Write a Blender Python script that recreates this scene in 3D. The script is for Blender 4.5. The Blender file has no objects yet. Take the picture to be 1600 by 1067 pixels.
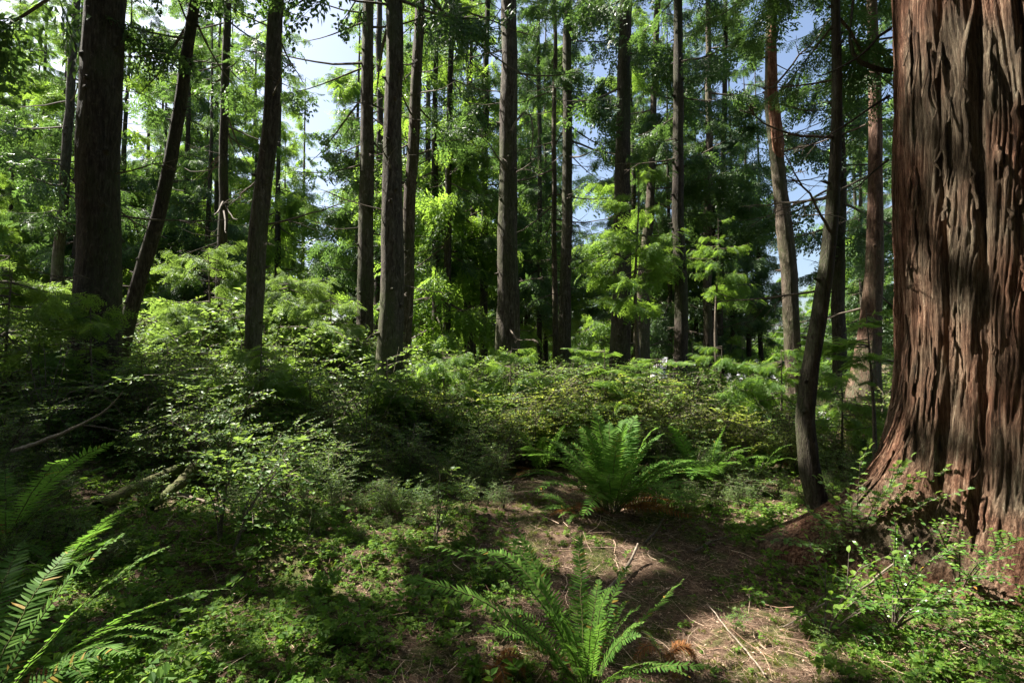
import bpy, math, random
import numpy as np
from mathutils import Vector
rng = np.random.default_rng(11)
R = math.radians
C = bpy.context.scene.collection

# ------------------------------------------------------------------ camera maths
CAMZ = 1.6; F = 800.0; PITCH = R(2.0)
_f = np.array([0, math.cos(PITCH), math.sin(PITCH)]); _u = np.array([0, -math.sin(PITCH), math.cos(PITCH)])
CAM = np.array([0, 0, CAMZ])
def P(px, py, d):
    """world point seen at photo pixel (px,py) that stands d metres ahead"""
    v = _f + np.array([1., 0, 0]) * (px - 800) / F + _u * (533.5 - py) / F
    return CAM + v * (d / v[1])

# ------------------------------------------------------------------ noise
def _hash(ix, iy, s):
    h = (ix.astype(np.int64) * 374761393 + iy.astype(np.int64) * 668265263 + s * 1442695041) & 0xFFFFFFFF
    h = ((h ^ (h >> 13)) * 1274126177) & 0xFFFFFFFF
    h = ((h ^ (h >> 16)) * 2246822519) & 0xFFFFFFFF
    return ((h ^ (h >> 15)) & 0xFFFFFF) / float(0xFFFFFF)
def vnoise(x, y, s=0, perx=None):
    x = np.asarray(x, float); y = np.asarray(y, float)
    x, y = np.broadcast_arrays(x, y)
    ix = np.floor(x); iy = np.floor(y); fx = x - ix; fy = y - iy
    fx = fx * fx * (3 - 2 * fx); fy = fy * fy * (3 - 2 * fy)
    ix = ix.astype(np.int64); iy = iy.astype(np.int64); ix1 = ix + 1
    if perx: ix = ix % perx; ix1 = ix1 % perx
    a = _hash(ix, iy, s); b = _hash(ix1, iy, s); c = _hash(ix, iy + 1, s); d = _hash(ix1, iy + 1, s)
    return (a * (1 - fx) + b * fx) * (1 - fy) + (c * (1 - fx) + d * fx) * fy
def fbm(x, y, s=0, o=4, perx=None):
    r = 0; a = .5; t = 0; p = perx
    for k in range(o):
        r = r + a * vnoise(x, y, s + k * 17, p); t += a; a *= .5; x = np.asarray(x) * 2; y = np.asarray(y) * 2
        p = p * 2 if p else None
    return r / t
def sstep(a, b, x):
    t = np.clip((np.asarray(x, float) - a) / (b - a), 0, 1); return t * t * (3 - 2 * t)

def H(x, y):
    """height of the forest floor"""
    x = np.asarray(x, float); y = np.asarray(y, float)
    near = np.exp(-((x / 26) ** 2 + ((y - 5) / 26) ** 2))
    z = (fbm(x * .55 + 9, y * .55 + 3, 5, 4) - .5) * .34 * near + (fbm(x * 3 + 9, y * 3, 8, 3) - .5) * .07 * near
    z = z + .35 * np.exp(-((x + 5.5) / 2.6) ** 2 - ((y - 6.0) / 3.0) ** 2)
    z = z + .14 * np.exp(-((x + 1.6) / .8) ** 2 - ((y - 4.05) / .3) ** 2)
    z = z - (z - .0) * np.exp(-((x - 3.2) / .55) ** 2 - ((y - 4.7) / .8) ** 2)
    z = z + .06 * np.exp(-((x - 4.2) / 1.6) ** 2 - ((y - 3.9) / 1.4) ** 2)
    z = z - 2.3 * sstep(12, 29, y) * sstep(-4, 7, x)
    z = z + 1.2 * sstep(14, 45, y) * sstep(2, -12, x)
    return z
def G(px, py):
    v = P(px, py, 1.0) - CAM; t = 2.0
    for _ in range(60):
        p = CAM + v * t; e = p[2] - float(H(p[0], p[1])); t += e / max(.25, -v[2]) * .6
    return CAM + v * t
def ground_pt(px, d):
    p = P(px, 561, d); p[2] = float(H(p[0], p[1])); return p

# ------------------------------------------------------------------ sun and sky
SUN_EL = 52.0
_az = np.array([-0.94, 0.34]); _az /= np.linalg.norm(_az)
S = np.array([_az[0] * math.cos(R(SUN_EL)), _az[1] * math.cos(R(SUN_EL)), math.sin(R(SUN_EL))])

# ------------------------------------------------------------------ mesh building
class MB:
    """collects quads and tris, with a tone per face and a material slot per face"""
    def __init__(s): s.V = []; s.Q = []; s.T = []; s.n = 0
    def add(s, v, q=None, t=None, qt=None, tt=None, m=0):
        v = np.asarray(v, float).reshape(-1, 3)
        if q is not None and len(q):
            q = np.asarray(q, int).reshape(-1, 4); s.Q.append((q + s.n, np.full(len(q), .5) if qt is None else np.broadcast_to(qt, len(q)), np.broadcast_to(m, len(q))))
        if t is not None and len(t):
            t = np.asarray(t, int).reshape(-1, 3); s.T.append((t + s.n, np.full(len(t), .5) if tt is None else np.broadcast_to(tt, len(t)), np.broadcast_to(m, len(t))))
        s.V.append(v); s.n += len(v)
    def arrays(s):
        V = np.concatenate(s.V) if s.V else np.zeros((0, 3))
        def cat(L, k):
            if not L: return np.zeros((0, k), int), np.zeros(0), np.zeros(0, int)
            return np.concatenate([a[0] for a in L]), np.concatenate([a[1] for a in L]), np.concatenate([a[2] for a in L])
        return V, cat(s.Q, 4), cat(s.T, 3)
def tmpl(mb): return mb.arrays()
def inst(mb, T, M, O, tone=None, flip=None):
    """copy template T k times: M (k,3,3) columns = axes, O (k,3)"""
    V, (Q, qt, qm), (Tr, tt, tm) = T
    k = len(O); n = len(V)
    W = np.einsum('kij,nj->kni', M, V) + O[:, None, :]
    off = (np.arange(k) * n)[:, None, None]
    add = np.zeros(k) if tone is None else tone
    base = mb.n; mb.V.append(W.reshape(-1, 3)); mb.n += k * n
    if len(Q): mb.Q.append(((Q[None] + off).reshape(-1, 4) + base, (qt[None] + add[:, None]).reshape(-1), np.tile(qm, k)))
    if len(Tr): mb.T.append(((Tr[None] + off).reshape(-1, 3) + base, (tt[None] + add[:, None]).reshape(-1), np.tile(tm, k)))
def frames(X, U, sc):
    """matrices whose x axis is X, z axis close to U"""
    X = X / np.linalg.norm(X, axis=1, keepdims=True)
    Y = np.cross(U, X); Y /= np.maximum(np.linalg.norm(Y, axis=1, keepdims=True), 1e-6)
    Z = np.cross(X, Y)
    return np.stack([X, Y, Z], axis=2) * np.asarray(sc).reshape(-1, 1, 1)
def tube(mb, pts, rad, seg=5, m=1, tone=.5, cap=True):
    pts = np.asarray(pts, float); rad = np.broadcast_to(np.asarray(rad, float), len(pts))
    T = np.gradient(pts, axis=0); T /= np.maximum(np.linalg.norm(T, axis=1, keepdims=True), 1e-9)
    ref = np.array([0, 0, 1.]) if abs(T[:, 2]).mean() < .8 else np.array([1., 0, 0])
    A = np.cross(T, ref); A /= np.maximum(np.linalg.norm(A, axis=1, keepdims=True), 1e-9); B = np.cross(T, A)
    th = np.arange(seg) / seg * 2 * math.pi
    V = pts[:, None] + rad[:, None, None] * (A[:, None] * np.cos(th)[None, :, None] + B[:, None] * np.sin(th)[None, :, None])
    n = len(pts); i = np.arange(n - 1)[:, None] * seg; j = np.arange(seg)[None]; j1 = (j + 1) % seg
    Q = np.stack([i + j, i + j1, i + seg + j1, i + seg + j], axis=-1).reshape(-1, 4)
    mb.add(V.reshape(-1, 3), Q, m=m, qt=tone)
    if cap:
        mb.add(V[-1], t=[(0, k, k + 1) for k in range(1, seg - 1)], m=m, tt=tone)
def build(name, mb, mats, parent=None, smooth=False, loc=None, carve=None, link=True):
    V, (Q, qt, qm), (T, tt, tm) = mb.arrays()
    if carve is not None:
        if len(Q): k = carve(V[Q].mean(1)) | (qm == 1); Q, qt, qm = Q[k], qt[k], qm[k]
        if len(T): k = carve(V[T].mean(1)) | (tm == 1); T, tt, tm = T[k], tt[k], tm[k]
        used = np.zeros(len(V), bool); used[Q.ravel()] = True; used[T.ravel()] = True
        remap = np.cumsum(used) - 1; V = V[used]; Q = remap[Q]; T = remap[T]
    if loc is not None: V = V - np.asarray(loc)
    me = bpy.data.meshes.new(name)
    nl = Q.size + T.size; nf = len(Q) + len(T)
    me.vertices.add(len(V)); me.vertices.foreach_set('co', V.astype(np.float32).ravel())
    me.loops.add(nl); me.polygons.add(nf)
    me.loops.foreach_set('vertex_index', np.concatenate([Q.ravel(), T.ravel()]).astype(np.int32))
    ls = np.concatenate([np.arange(len(Q)) * 4, Q.size + np.arange(len(T)) * 3]).astype(np.int32)
    me.polygons.foreach_set('loop_start', ls)
    me.polygons.foreach_set('material_index', np.concatenate([qm, tm]).astype(np.int32))
    me.polygons.foreach_set('use_smooth', np.full(nf, smooth, bool))
    a = me.attributes.new('tone', 'FLOAT', 'FACE'); a.data.foreach_set('value', np.concatenate([qt, tt]).astype(np.float32))
    for m in (mats if isinstance(mats, (list, tuple)) else [mats]): me.materials.append(m)
    me.update(calc_edges=True)
    o = bpy.data.objects.new(name, me)
    if link: C.objects.link(o)
    if parent is not None: o.parent = parent
    elif loc is not None: o.location = loc
    return o
def thing(name, label, cat, loc, group=None):
    o = bpy.data.objects.new(name, None); C.objects.link(o); o.location = loc; o.empty_display_size = .2
    o['label'] = label; o['category'] = cat
    if group: o['group'] = group
    return o
def tag(o, label=None, cat=None, group=None, kind=None):
    if label: o['label'] = label
    if cat: o['category'] = cat
    if group: o['group'] = group
    if kind: o['kind'] = kind
    return o

# ------------------------------------------------------------------ materials
class NT:
    def __init__(s, name):
        s.m = bpy.data.materials.new(name); s.m.use_nodes = True; s.t = s.m.node_tree; s.t.nodes.clear()
        s.out = s.n('ShaderNodeOutputMaterial')
    def n(s, ty, **k):
        x = s.t.nodes.new(ty)
        for a, b in k.items():
            if hasattr(x, a): setattr(x, a, b)
            else: x.inputs[a.replace('_', ' ')].default_value = b
        return x
    def l(s, a, b): s.t.links.new(a, b)
    def ramp(s, fac, stops):
        r = s.n('ShaderNodeValToRGB'); e = r.color_ramp.elements
        while len(e) < len(stops): e.new(.5)
        for i, (p, c) in enumerate(stops): e[i].position = p; e[i].color = (*c, 1)
        s.l(fac, r.inputs[0]); return r.outputs[0]
    def mix(s, f, a, b, mode='MIX'):
        x = s.n('ShaderNodeMix', data_type='RGBA', blend_type=mode)
        for k, v in ((0, f), (6, a), (7, b)):
            if isinstance(v, (int, float)): x.inputs[k].default_value = v
            elif isinstance(v, tuple): x.inputs[k].default_value = (*v, 1)
            else: s.l(v, x.inputs[k])
        return x.outputs[2]
    def noise(s, scale=(1, 1, 1), sc=1, detail=3, rough=.5, dist=0, coord='Object', off=None):
        tc = s.n('ShaderNodeTexCoord'); mp = s.n('ShaderNodeMapping'); mp.inputs['Scale'].default_value = scale
        s.l(tc.outputs[coord], mp.inputs[0])
        if off: s.l(off, mp.inputs['Location'])
        x = s.n('ShaderNodeTexNoise', Scale=sc, Detail=detail, Roughness=rough, Distortion=dist); s.l(mp.outputs[0], x.inputs[0])
        return x.outputs[0]
    def bump(s, h, strength=.5, dist=.02, nrm=None):
        b = s.n('ShaderNodeBump', Strength=strength, Distance=dist); s.l(h, b.inputs['Height'])
        if nrm: s.l(nrm, b.inputs['Normal'])
        return b.outputs[0]
    def pbr(s, col, rough=.8, spec=.3, nrm=None):
        p = s.n('ShaderNodeBsdfPrincipled'); p.inputs['Roughness'].default_value = rough; p.inputs['Specular IOR Level'].default_value = spec
        if isinstance(col, tuple): p.inputs['Base Color'].default_value = (*col, 1)
        else: s.l(col, p.inputs['Base Color'])
        if nrm: s.l(nrm, p.inputs['Normal'])
        return p
    def fin(s, sh): s.l(sh.outputs[0], s.out.inputs[0]); return s.m

def leaf_mat(name, dark, mid, light, trans=(.14, .26, .03), tf=.42, rough=.5, spec=.3, old=None):
    t = NT(name); a = t.n('ShaderNodeAttribute', attribute_name='tone')
    k_ = lambda c, m: tuple(min(.9, v * m) for v in c)
    dark, mid, light, trans = k_(dark, 1.25), k_(mid, 1.3), k_(light, 1.3), k_(trans, 1.5)
    st = [(.0, dark), (.5, mid), (.93, light)]
    if old: st.append((1.0, old))
    c = t.ramp(a.outputs['Fac'], st)
    p = t.pbr(c, rough, spec)
    tr = t.n('ShaderNodeBsdfTranslucent')
    tc = t.mix(.65, c, trans); t.l(tc, tr.inputs[0])
    mx = t.n('ShaderNodeMixShader'); mx.inputs[0].default_value = tf
    t.l(p.outputs[0], mx.inputs[1]); t.l(tr.outputs[0], mx.inputs[2]); t.l(mx.outputs[0], t.out.inputs[0]); return t.m

M = {}
M['cedar'] = leaf_mat('cedar_leaf', (.020, .046, .020), (.036, .075, .025), (.07, .12, .035), (.14, .25, .04), .38, .45, .5, (.16, .10, .04))
M['hemlock'] = leaf_mat('hemlock_leaf', (.035, .08, .02), (.065, .13, .025), (.11, .185, .035), (.26, .40, .04), .52, .45, .4)
M['shrub'] = leaf_mat('shrub_leaf', (.035, .08, .025), (.065, .13, .03), (.13, .20, .045), (.24, .35, .05), .42, .5, .35, (.17, .13, .03))
M['sword'] = leaf_mat('fern_leaf', (.035, .085, .016), (.07, .145, .024), (.115, .20, .035), (.14, .28, .03), .45, .6, .12, (.30, .20, .04))
M['clover'] = leaf_mat('ground_leaf', (.028, .068, .012), (.058, .12, .016), (.12, .185, .03), (.20, .32, .03), .4, .6, .15)
M['glossy'] = leaf_mat('glossy_leaf', (.03, .075, .018), (.055, .125, .025), (.12, .20, .035), (.18, .32, .03), .35, .25, .6, (.35, .16, .03))
M['dead'] = leaf_mat('dead_leaf', (.09, .035, .012), (.16, .065, .022), (.25, .12, .045), (.3, .12, .03), .3, .7, .2)
M['drygrass'] = leaf_mat('dry_leaf', (.2, .13, .03), (.3, .2, .05), (.4, .28, .08), (.4, .28, .08), .3, .7, .2)

def bark(name, c0, c1, c2, vs=(12, 12, 2.2), moss=None, bs=1.0, bd=.045):
    t = NT(name); oi = t.n('ShaderNodeObjectInfo'); cv = t.n('ShaderNodeCombineXYZ')
    ml = t.n('ShaderNodeMath', operation='MULTIPLY'); t.l(oi.outputs['Random'], ml.inputs[0]); ml.inputs[1].default_value = 40
    t.l(ml.outputs[0], cv.inputs[2]); off = cv.outputs[0]
    n1 = t.noise(vs, 2.2, 5, .62, .6, off=off); n2 = t.noise((vs[0] * 3, vs[1] * 3, vs[2] * 2.5), 2.2, 4, .6, .4, off=off)
    n3 = t.noise((1, 1, .5), 1.6, 3, .5, off=off)
    c = t.ramp(n1, [(.32, c0), (.5, c1), (.68, c2)])
    d = t.ramp(n2, [(.3, (.45, .45, .45)), (.65, (1.15, 1.15, 1.15))])
    c = t.mix(.8, c, d, 'MULTIPLY')
    if moss:
        f = t.ramp(n3, [(.45, (0, 0, 0)), (.62, (1, 1, 1))]); g = t.ramp(n2, [(.35, (0, 0, 0)), (.6, (1, 1, 1))])
        f = t.mix(1.0, f, g, 'MULTIPLY'); c = t.mix(f, c, moss)
    n4 = t.noise((5, 5, 3.2), 3.0, 5, .7, .2, off=off); n5 = t.noise((1, 1, .35), .9, 3, .5, off=off)
    c = t.mix(t.ramp(n4, [(.56, (0, 0, 0)), (.66, (.55, .55, .55))]), c, tuple(v * 1.35 for v in c2))
    c = t.mix(.7, c, t.ramp(n5, [(.35, (.5, .47, .43)), (.65, (1.2, 1.2, 1.2))]), 'MULTIPLY')
    mm = t.mix(.45, t.mix(.35, n1, n4), n2)
    return t.fin(t.pbr(c, .85, .2, t.bump(mm, bs, bd)))
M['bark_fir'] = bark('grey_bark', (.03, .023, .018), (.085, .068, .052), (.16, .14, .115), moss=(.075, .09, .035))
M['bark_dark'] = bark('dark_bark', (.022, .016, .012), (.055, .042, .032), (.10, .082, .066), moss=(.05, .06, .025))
M['bark_red'] = bark('reddish_bark', (.045, .026, .018), (.125, .068, .046), (.22, .14, .10), moss=(.10, .10, .06))
M['bark_brown'] = bark('brown_bark', (.035, .026, .019), (.10, .074, .054), (.20, .16, .125), moss=(.07, .08, .035))
M['wound'] = bark('raw_red_wood', (.07, .025, .014), (.24, .10, .055), (.42, .24, .15), bs=1.0, bd=.05)
M['bark_twig'] = bark('twig_bark', (.05, .04, .03), (.12, .095, .072), (.22, .185, .15), (30, 30, 30), bs=.3, bd=.004)
M['bark_pale'] = bark('pale_dead_wood', (.14, .11, .08), (.26, .21, .16), (.40, .34, .27), (22, 22, 22), bs=.4, bd=.004)
M['moss'] = bark('mossy_bark', (.05, .035, .02), (.09, .085, .03), (.15, .17, .045), (12, 12, 12), moss=(.10, .14, .03), bs=.8, bd=.02)

# giant cedar bark: stringy vertical fibres, red brown with grey streaks
t = NT('fibrous_cedar_bark')
a = t.n('ShaderNodeAttribute', attribute_name='tone')
n1 = t.noise((22, 22, 1.0), 1.6, 6, .7, .35); n2 = t.noise((75, 75, 3.2), 1.5, 5, .7, .3); n3 = t.noise((1.2, 1.2, .7), 1.5, 4, .55)
c = t.ramp(n1, [(.34, (.022, .010, .006)), (.46, (.115, .053, .031)), (.57, (.24, .128, .08)), (.72, (.42, .295, .20))])
g = t.ramp(n1, [(.3, (.03, .024, .015)), (.5, (.105, .088, .058)), (.7, (.23, .22, .155))])
f = t.ramp(n3, [(.44, (0, 0, 0)), (.62, (.75, .75, .75))]); c = t.mix(f, c, g)
d = t.ramp(n2, [(.3, (.4, .38, .36)), (.6, (1.1, 1.1, 1.1))]); c = t.mix(.85, c, d, 'MULTIPLY')
n6 = t.noise((120, 120, 16), 1.5, 5, .75, .2); c = t.mix(.8, c, t.ramp(n6, [(.36, (.42, .40, .38)), (.58, (1.15, 1.15, 1.15))]), 'MULTIPLY')
mm = t.mix(.5, t.mix(.5, n1, n6), n2)
M['bark_giant'] = t.fin(t.pbr(c, .9, .12, t.bump(mm, 1.0, .05)))

# forest floor
t = NT('forest_floor')
n1 = t.noise((1, 1, 1), .9, 5, .6, .3); n2 = t.noise((1, 1, 1), 26, 5, .7, .5); n3 = t.noise((1, 1, 1), 130, 3, .7); n4 = t.noise((1, 1, 1), 3.5, 4, .6)
br = t.ramp(n2, [(.3, (.03, .018, .012)), (.5, (.11, .07, .045)), (.7, (.25, .175, .12))])
mo = t.ramp(n2, [(.3, (.03, .035, .012)), (.55, (.085, .10, .025)), (.7, (.14, .155, .045))])
c = t.mix(t.ramp(n4, [(.46, (0, 0, 0)), (.6, (1, 1, 1))]), br, mo)
c = t.mix(.7, c, t.ramp(n3, [(.3, (.45, .45, .45)), (.65, (1.2, 1.2, 1.2))]), 'MULTIPLY')
M['floor'] = t.fin(t.pbr(c, .95, .15, t.bump(t.mix(.5, n2, n3), 1.0, .03)))
def simple(name, a, b, sc=8, rough=.8, bd=.01, spec=.3):
    t = NT(name); n = t.noise((1, 1, 1), sc, 5, .6); return t.fin(t.pbr(t.ramp(n, [(.35, a), (.65, b)]), rough, spec, t.bump(n, .4, bd)))
M['gravel'] = simple('pale_gravel', (.42, .40, .40), (.62, .60, .60), 30)
M['roof'] = simple('roof_shingle', (.45, .45, .47), (.58, .58, .6), 40)
M['siding'] = simple('house_siding', (.50, .44, .36), (.58, .52, .44), 6)
M['white'] = simple('white_paint', (.72, .72, .73), (.8, .8, .8), 6, .5)
M['glass'] = simple('window_glass', (.03, .035, .04), (.05, .06, .07), 2, .1, .0, .6)
M['wire'] = simple('wire_metal', (.30, .30, .30), (.38, .38, .38), 5, .5)
M['pole'] = simple('weathered_pole', (.22, .19, .16), (.32, .29, .26), 12)
M['carpaint'] = simple('car_paint', (.74, .75, .77), (.8, .8, .82), 3, .25, .0)
M['rubber'] = simple('tyre_rubber', (.02, .02, .02), (.03, .03, .03), 30)

# ------------------------------------------------------------------ ground
def sheet(name, xs, ys, zf, mat):
    X, Y = np.meshgrid(xs, ys); Z = zf(X, Y); V = np.stack([X, Y, Z], -1).reshape(-1, 3)
    nx = len(xs); i = np.arange(len(ys) - 1)[:, None] * nx; j = np.arange(nx - 1)[None]
    Q = np.stack([i + j, i + j + 1, i + nx + j + 1, i + nx + j], -1).reshape(-1, 4)
    mb = MB(); mb.add(V, Q); return build(name, mb, mat, smooth=True)
u = np.linspace(-5.7, 5.7, 420)
g = sheet('ground', 2.6 * np.sinh(u), 4.5 + 2.6 * np.sinh(u), H, M['floor']); tag(g, kind='structure')
xs = np.linspace(11.5, 44, 60); ys = np.linspace(24, 38, 30)
dv = sheet('driveway', xs, ys, lambda x, y: H(x, y) + .03, M['gravel']); tag(dv, kind='structure')

# ------------------------------------------------------------------ chosen lit spots: crowns are cut open so the sun reaches them
LIT = []   # (point, radius)
def lit(px, py, r, d=None):
    LIT.append((G(px, py) if d is None else P(px, py, d), r))
for a in [(900, 858, .42), (790, 790, .32), (1150, 800, .5), (1080, 815, .28), (1230, 760, .45), (1170, 1000, .32), (510, 885, .46), (400, 760, .5), (640, 830, .40),
          (560, 770, .40), (400, 960, .26), (330, 1000, .18), (700, 790, .3), (770, 740, .35), (300, 780, .26), (1210, 960, .16), (1450, 1040, .25), (250, 900, .12), (460, 1010, .16)]: lit(*a)
for a in [(140, 850, .42, 2.4), (210, 850, .3, 2.3), (60, 930, .35, 2.2), (60, 720, .24, 3.6), (400, 660, .5, 5.6), (350, 720, .3, 5.4), (460, 700, .3, 5.2), (830, 900, .18, 2.9), (950, 960, .17, 2.7), (720, 880, .12, 3.0),
          (1480, 880, .36, 3.1), (1520, 960, .3, 2.9), (1400, 890, .22, 3.1), (1420, 740, .20, 3.6), (1350, 900, .2, 3.6), (1440, 420, .12, 4.0), (1500, 560, .24, 3.8), (1545, 800, .2, 3.5), (1415, 800, .24, 4.0), (1385, 700, .16, 4.2), (1460, 610, .22, 3.9), (1580, 420, .14, 3.6),
          (700, 885, .15, 2.5), (760, 940, .13, 2.45), (850, 920, .16, 2.6), (960, 980, .22, 2.4), (830, 850, .15, 2.9),
          (960, 690, .45, 5.6), (1120, 690, .35, 6.2), (900, 800, .15, 5.2), (1350, 610, .35, 7.6), (1225, 180, .5, 9), (1230, 330, .3, 9), (1107, 200, .8, 17),
          (785, 100, .5, 12), (785, 250, .4, 12), (785, 400, .5, 12), (785, 520, .5, 12), (650, 100, .5, 13), (640, 260, .4, 13), (885, 480, .6, 16), (1265, 700, .15, 5.1),
          (1000, 310, 1.7, 10.6), (290, 770, .25, 5.4), (950, 600, 1.7, 9), (1080, 620, 1.1, 9), (1180, 640, .9, 9), (860, 640, .8, 8), (700, 640, .5, 8), (560, 620, .6, 8), (1300, 660, .8, 8),
          (300, 420, 2.6, 14), (480, 450, 2.4, 13), (400, 250, 2.5, 15), (250, 150, 2.3, 14), (80, 350, 1.8, 12), (60, 420, 1.5, 10), (650, 480, 1.6, 15), (700, 300, 1.7, 17), (540, 350, 1.5, 16),
          (470, 520, 1.0, 11), (650, 560, .7, 11), (1150, 600, 1.6, 14), (840, 470, 1.4, 19), (350, 520, 1.0, 11), (230, 500, .6, 10)]: lit(*a)
LP = np.array([p for p, r in LIT]); LR = np.array([r for p, r in LIT])
def carve(c):
    keep = np.ones(len(c), bool)
    A_ = np.array([S[1], -S[0], 0]); A_ /= np.linalg.norm(A_); B_ = np.cross(S, A_); w = .72 + .8 * fbm(c @ A_ * 4.5, c @ B_ * 4.5, 3, 2)
    for p, r in zip(LP, LR):
        v = c - p; tt = v @ S; q = v - tt[:, None] * S
        keep &= ~((tt > 1.3) & ((q * q).sum(1) < (r * w) ** 2))
    return keep

# ------------------------------------------------------------------ foliage templates
def leafdia(mb, p, d, up, L, W, tone, m=0, fold=.25):
    """many diamond leaves: p,d,up (k,3)"""
    d = d / np.linalg.norm(d, axis=1, keepdims=True); s = np.cross(up, d); s /= np.maximum(np.linalg.norm(s, axis=1, keepdims=True), 1e-6); n = np.cross(d, s)
    L = np.broadcast_to(L, len(p))[:, None]; W = np.broadcast_to(W, len(p))[:, None]
    mid = p + d * L * .45
    V = np.stack([p, mid + s * W * .5 + n * W * fold, p + d * L, mid - s * W * .5 + n * W * fold], 1).reshape(-1, 3)
    k = len(p); Q = np.arange(k * 4).reshape(-1, 4); mb.add(V, Q, qt=tone, m=m)
def spray(r, L=1., pairs=11, sub=4, droop=.35, wide=.42, lw=.028, drop=1):
    """flat conifer spray along +x, unit length; side twigs made of small scale-leaf slivers"""
    mb = MB(); p = []; d = []; l = []; w = []
    for k in range(pairs):
        t = (k + .6) / pairs; side_len = wide * (1 - t) ** .7 * (.45 + .55 * min(1, t * 5)) + .05
        for sg in (-1, 1):
            a = R(r.uniform(42, 62)); dr = np.array([math.cos(a), sg * math.sin(a), r.uniform(-.25, .05)]); base = np.array([t, 0, -droop * t * t])
            sl = side_len * r.uniform(.75, 1.15)
            for q in range(sub):
                s0 = (q + .3) / sub; b = base + dr * sl * s0 + np.array([0, 0, -droop * .6 * (sl * s0) ** 2 * 4])
                if q == sub - 1: p.append(b); d.append(dr); l.append(sl / sub * 1.5); w.append(lw)
                else:
                    for s2 in (-1, 1):
                        a2 = math.atan2(dr[1], dr[0]) + s2 * R(38); p.append(b); d.append([math.cos(a2), math.sin(a2), -.25 + r.uniform(-.15, .15)])
                        l.append(sl * (1 - s0) * .45 + .035); w.append(lw * r.uniform(.8, 1.3))
    p = np.array(p); d = np.array(d); up = np.tile([0, 0, 1.], (len(p), 1)) + r.normal(0, .25, (len(p), 3))
    leafdia(mb, p, d, up, np.array(l), np.array(w), r.uniform(.2, .75, len(p)))
    x = np.linspace(0, .95, 4); tube(mb, np.stack([x, 0 * x, -droop * x * x], 1), np.linspace(.007, .002, 4), 3, m=0, tone=.05)
    return tmpl(mb)
r_ = np.random.default_rng(5)
SPR_F = [spray(r_, pairs=10, sub=3, droop=r_.uniform(.25, .6), wide=.45, lw=.045) for _ in range(4)]
SPR_M = [spray(r_, pairs=7, sub=3, droop=r_.uniform(.3, .7), wide=.45, lw=.062) for _ in range(4)]
SPR_C = [spray(r_, pairs=5, sub=2, droop=r_.uniform(.3, .7), wide=.5, lw=.13) for _ in range(4)]
SPR_H = [spray(r_, pairs=11, sub=3, droop=r_.uniform(.1, .3), wide=.38, lw=.04) for _ in range(4)]

def branch_tmpl(r, SPR, ns, droop=.35, lift=.18, slen=.34, hang=.5, roll=.3):
    """unit-length limb along +x carrying ns sprays"""
    mb = MB(); t = np.linspace(0, 1, 7); wob = r.normal(0, .02, 7).cumsum()
    Z = -droop * t + lift * t ** 3 + r.normal(0, .008, 7); pts = np.stack([t, wob * t, Z], 1)
    tube(mb, pts, np.linspace(.014, .003, 7), 4, m=1)
    tt = np.sort(r.uniform(.22, 1, ns)); tt[-1] = 1.0
    O = np.stack([np.interp(tt, t, pts[:, k]) for k in range(3)], 1)
    sg = np.where(np.arange(ns) % 2, 1, -1); a = R(1) * r.uniform(25, 70, ns) * sg; a[-1] = 0
    X = np.stack([np.cos(a), np.sin(a), -r.uniform(.1, hang, ns)], 1); U = np.tile([0, 0, 1.], (ns, 1)) + r.normal(0, roll, (ns, 3))
    Mx = frames(X, U, slen * (1.15 - .5 * tt) * r.uniform(.75, 1.25, ns))
    ch = r.integers(0, len(SPR), ns)
    for c in range(len(SPR)):
        k = ch == c
        if k.any(): inst(mb, SPR[c], Mx[k], O[k], r.uniform(-.18, .18, k.sum()))
    return tmpl(mb)
BR_F = [branch_tmpl(r_, SPR_F, 20, r_.uniform(.2, .5)) for _ in range(5)]
BR_M = [branch_tmpl(r_, SPR_M, 20, r_.uniform(.2, .6), hang=1.5, roll=.7, slen=.36) for _ in range(5)]
BR_C = [branch_tmpl(r_, SPR_C, 13, r_.uniform(.2, .6), slen=.46, hang=1.6, roll=.8) for _ in range(5)]
BR_L = [branch_tmpl(r_, SPR_F, 15, r_.uniform(.2, .5), slen=.40, hang=.9, roll=.6) for _ in range(5)]
BR_H = [branch_tmpl(r_, SPR_H, 16, r_.uniform(.05, .3), lift=.05, slen=.38, hang=.25) for _ in range(5)]

def crown(mb, r, path, h0, h1, n, Lmax, BR, taper=.8, tone=0, power=.75, az=None, pitch=(-.25, .25), start=.35):
    """branches round a trunk path (n,3) between heights h0..h1"""
    h = h0 + (h1 - h0) * r.uniform(0, 1, n) ** 1.0; z = path[:, 2]
    O = np.stack([np.interp(h, z, path[:, 0]), np.interp(h, z, path[:, 1]), h], 1)
    th = r.uniform(0, 2 * math.pi, n) if az is None else r.uniform(az[0], az[1], n)
    f = (h - h0) / (h1 - h0); L = Lmax * ((1 - f) * taper + (1 - taper)) ** power * np.minimum(1, start + f * 6) * r.uniform(.6, 1.15, n)
    X = np.stack([np.cos(th), np.sin(th), r.uniform(*pitch, n)], 1)
    Mx = frames(X, np.tile([0, 0, 1.], (n, 1)) + r.normal(0, .12, (n, 3)), L); ch = r.integers(0, len(BR), n)
    for c in range(len(BR)):
        k = ch == c
        if k.any(): inst(mb, BR[c], Mx[k], O[k], r.uniform(-.12, .12, k.sum()) + tone)

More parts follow.
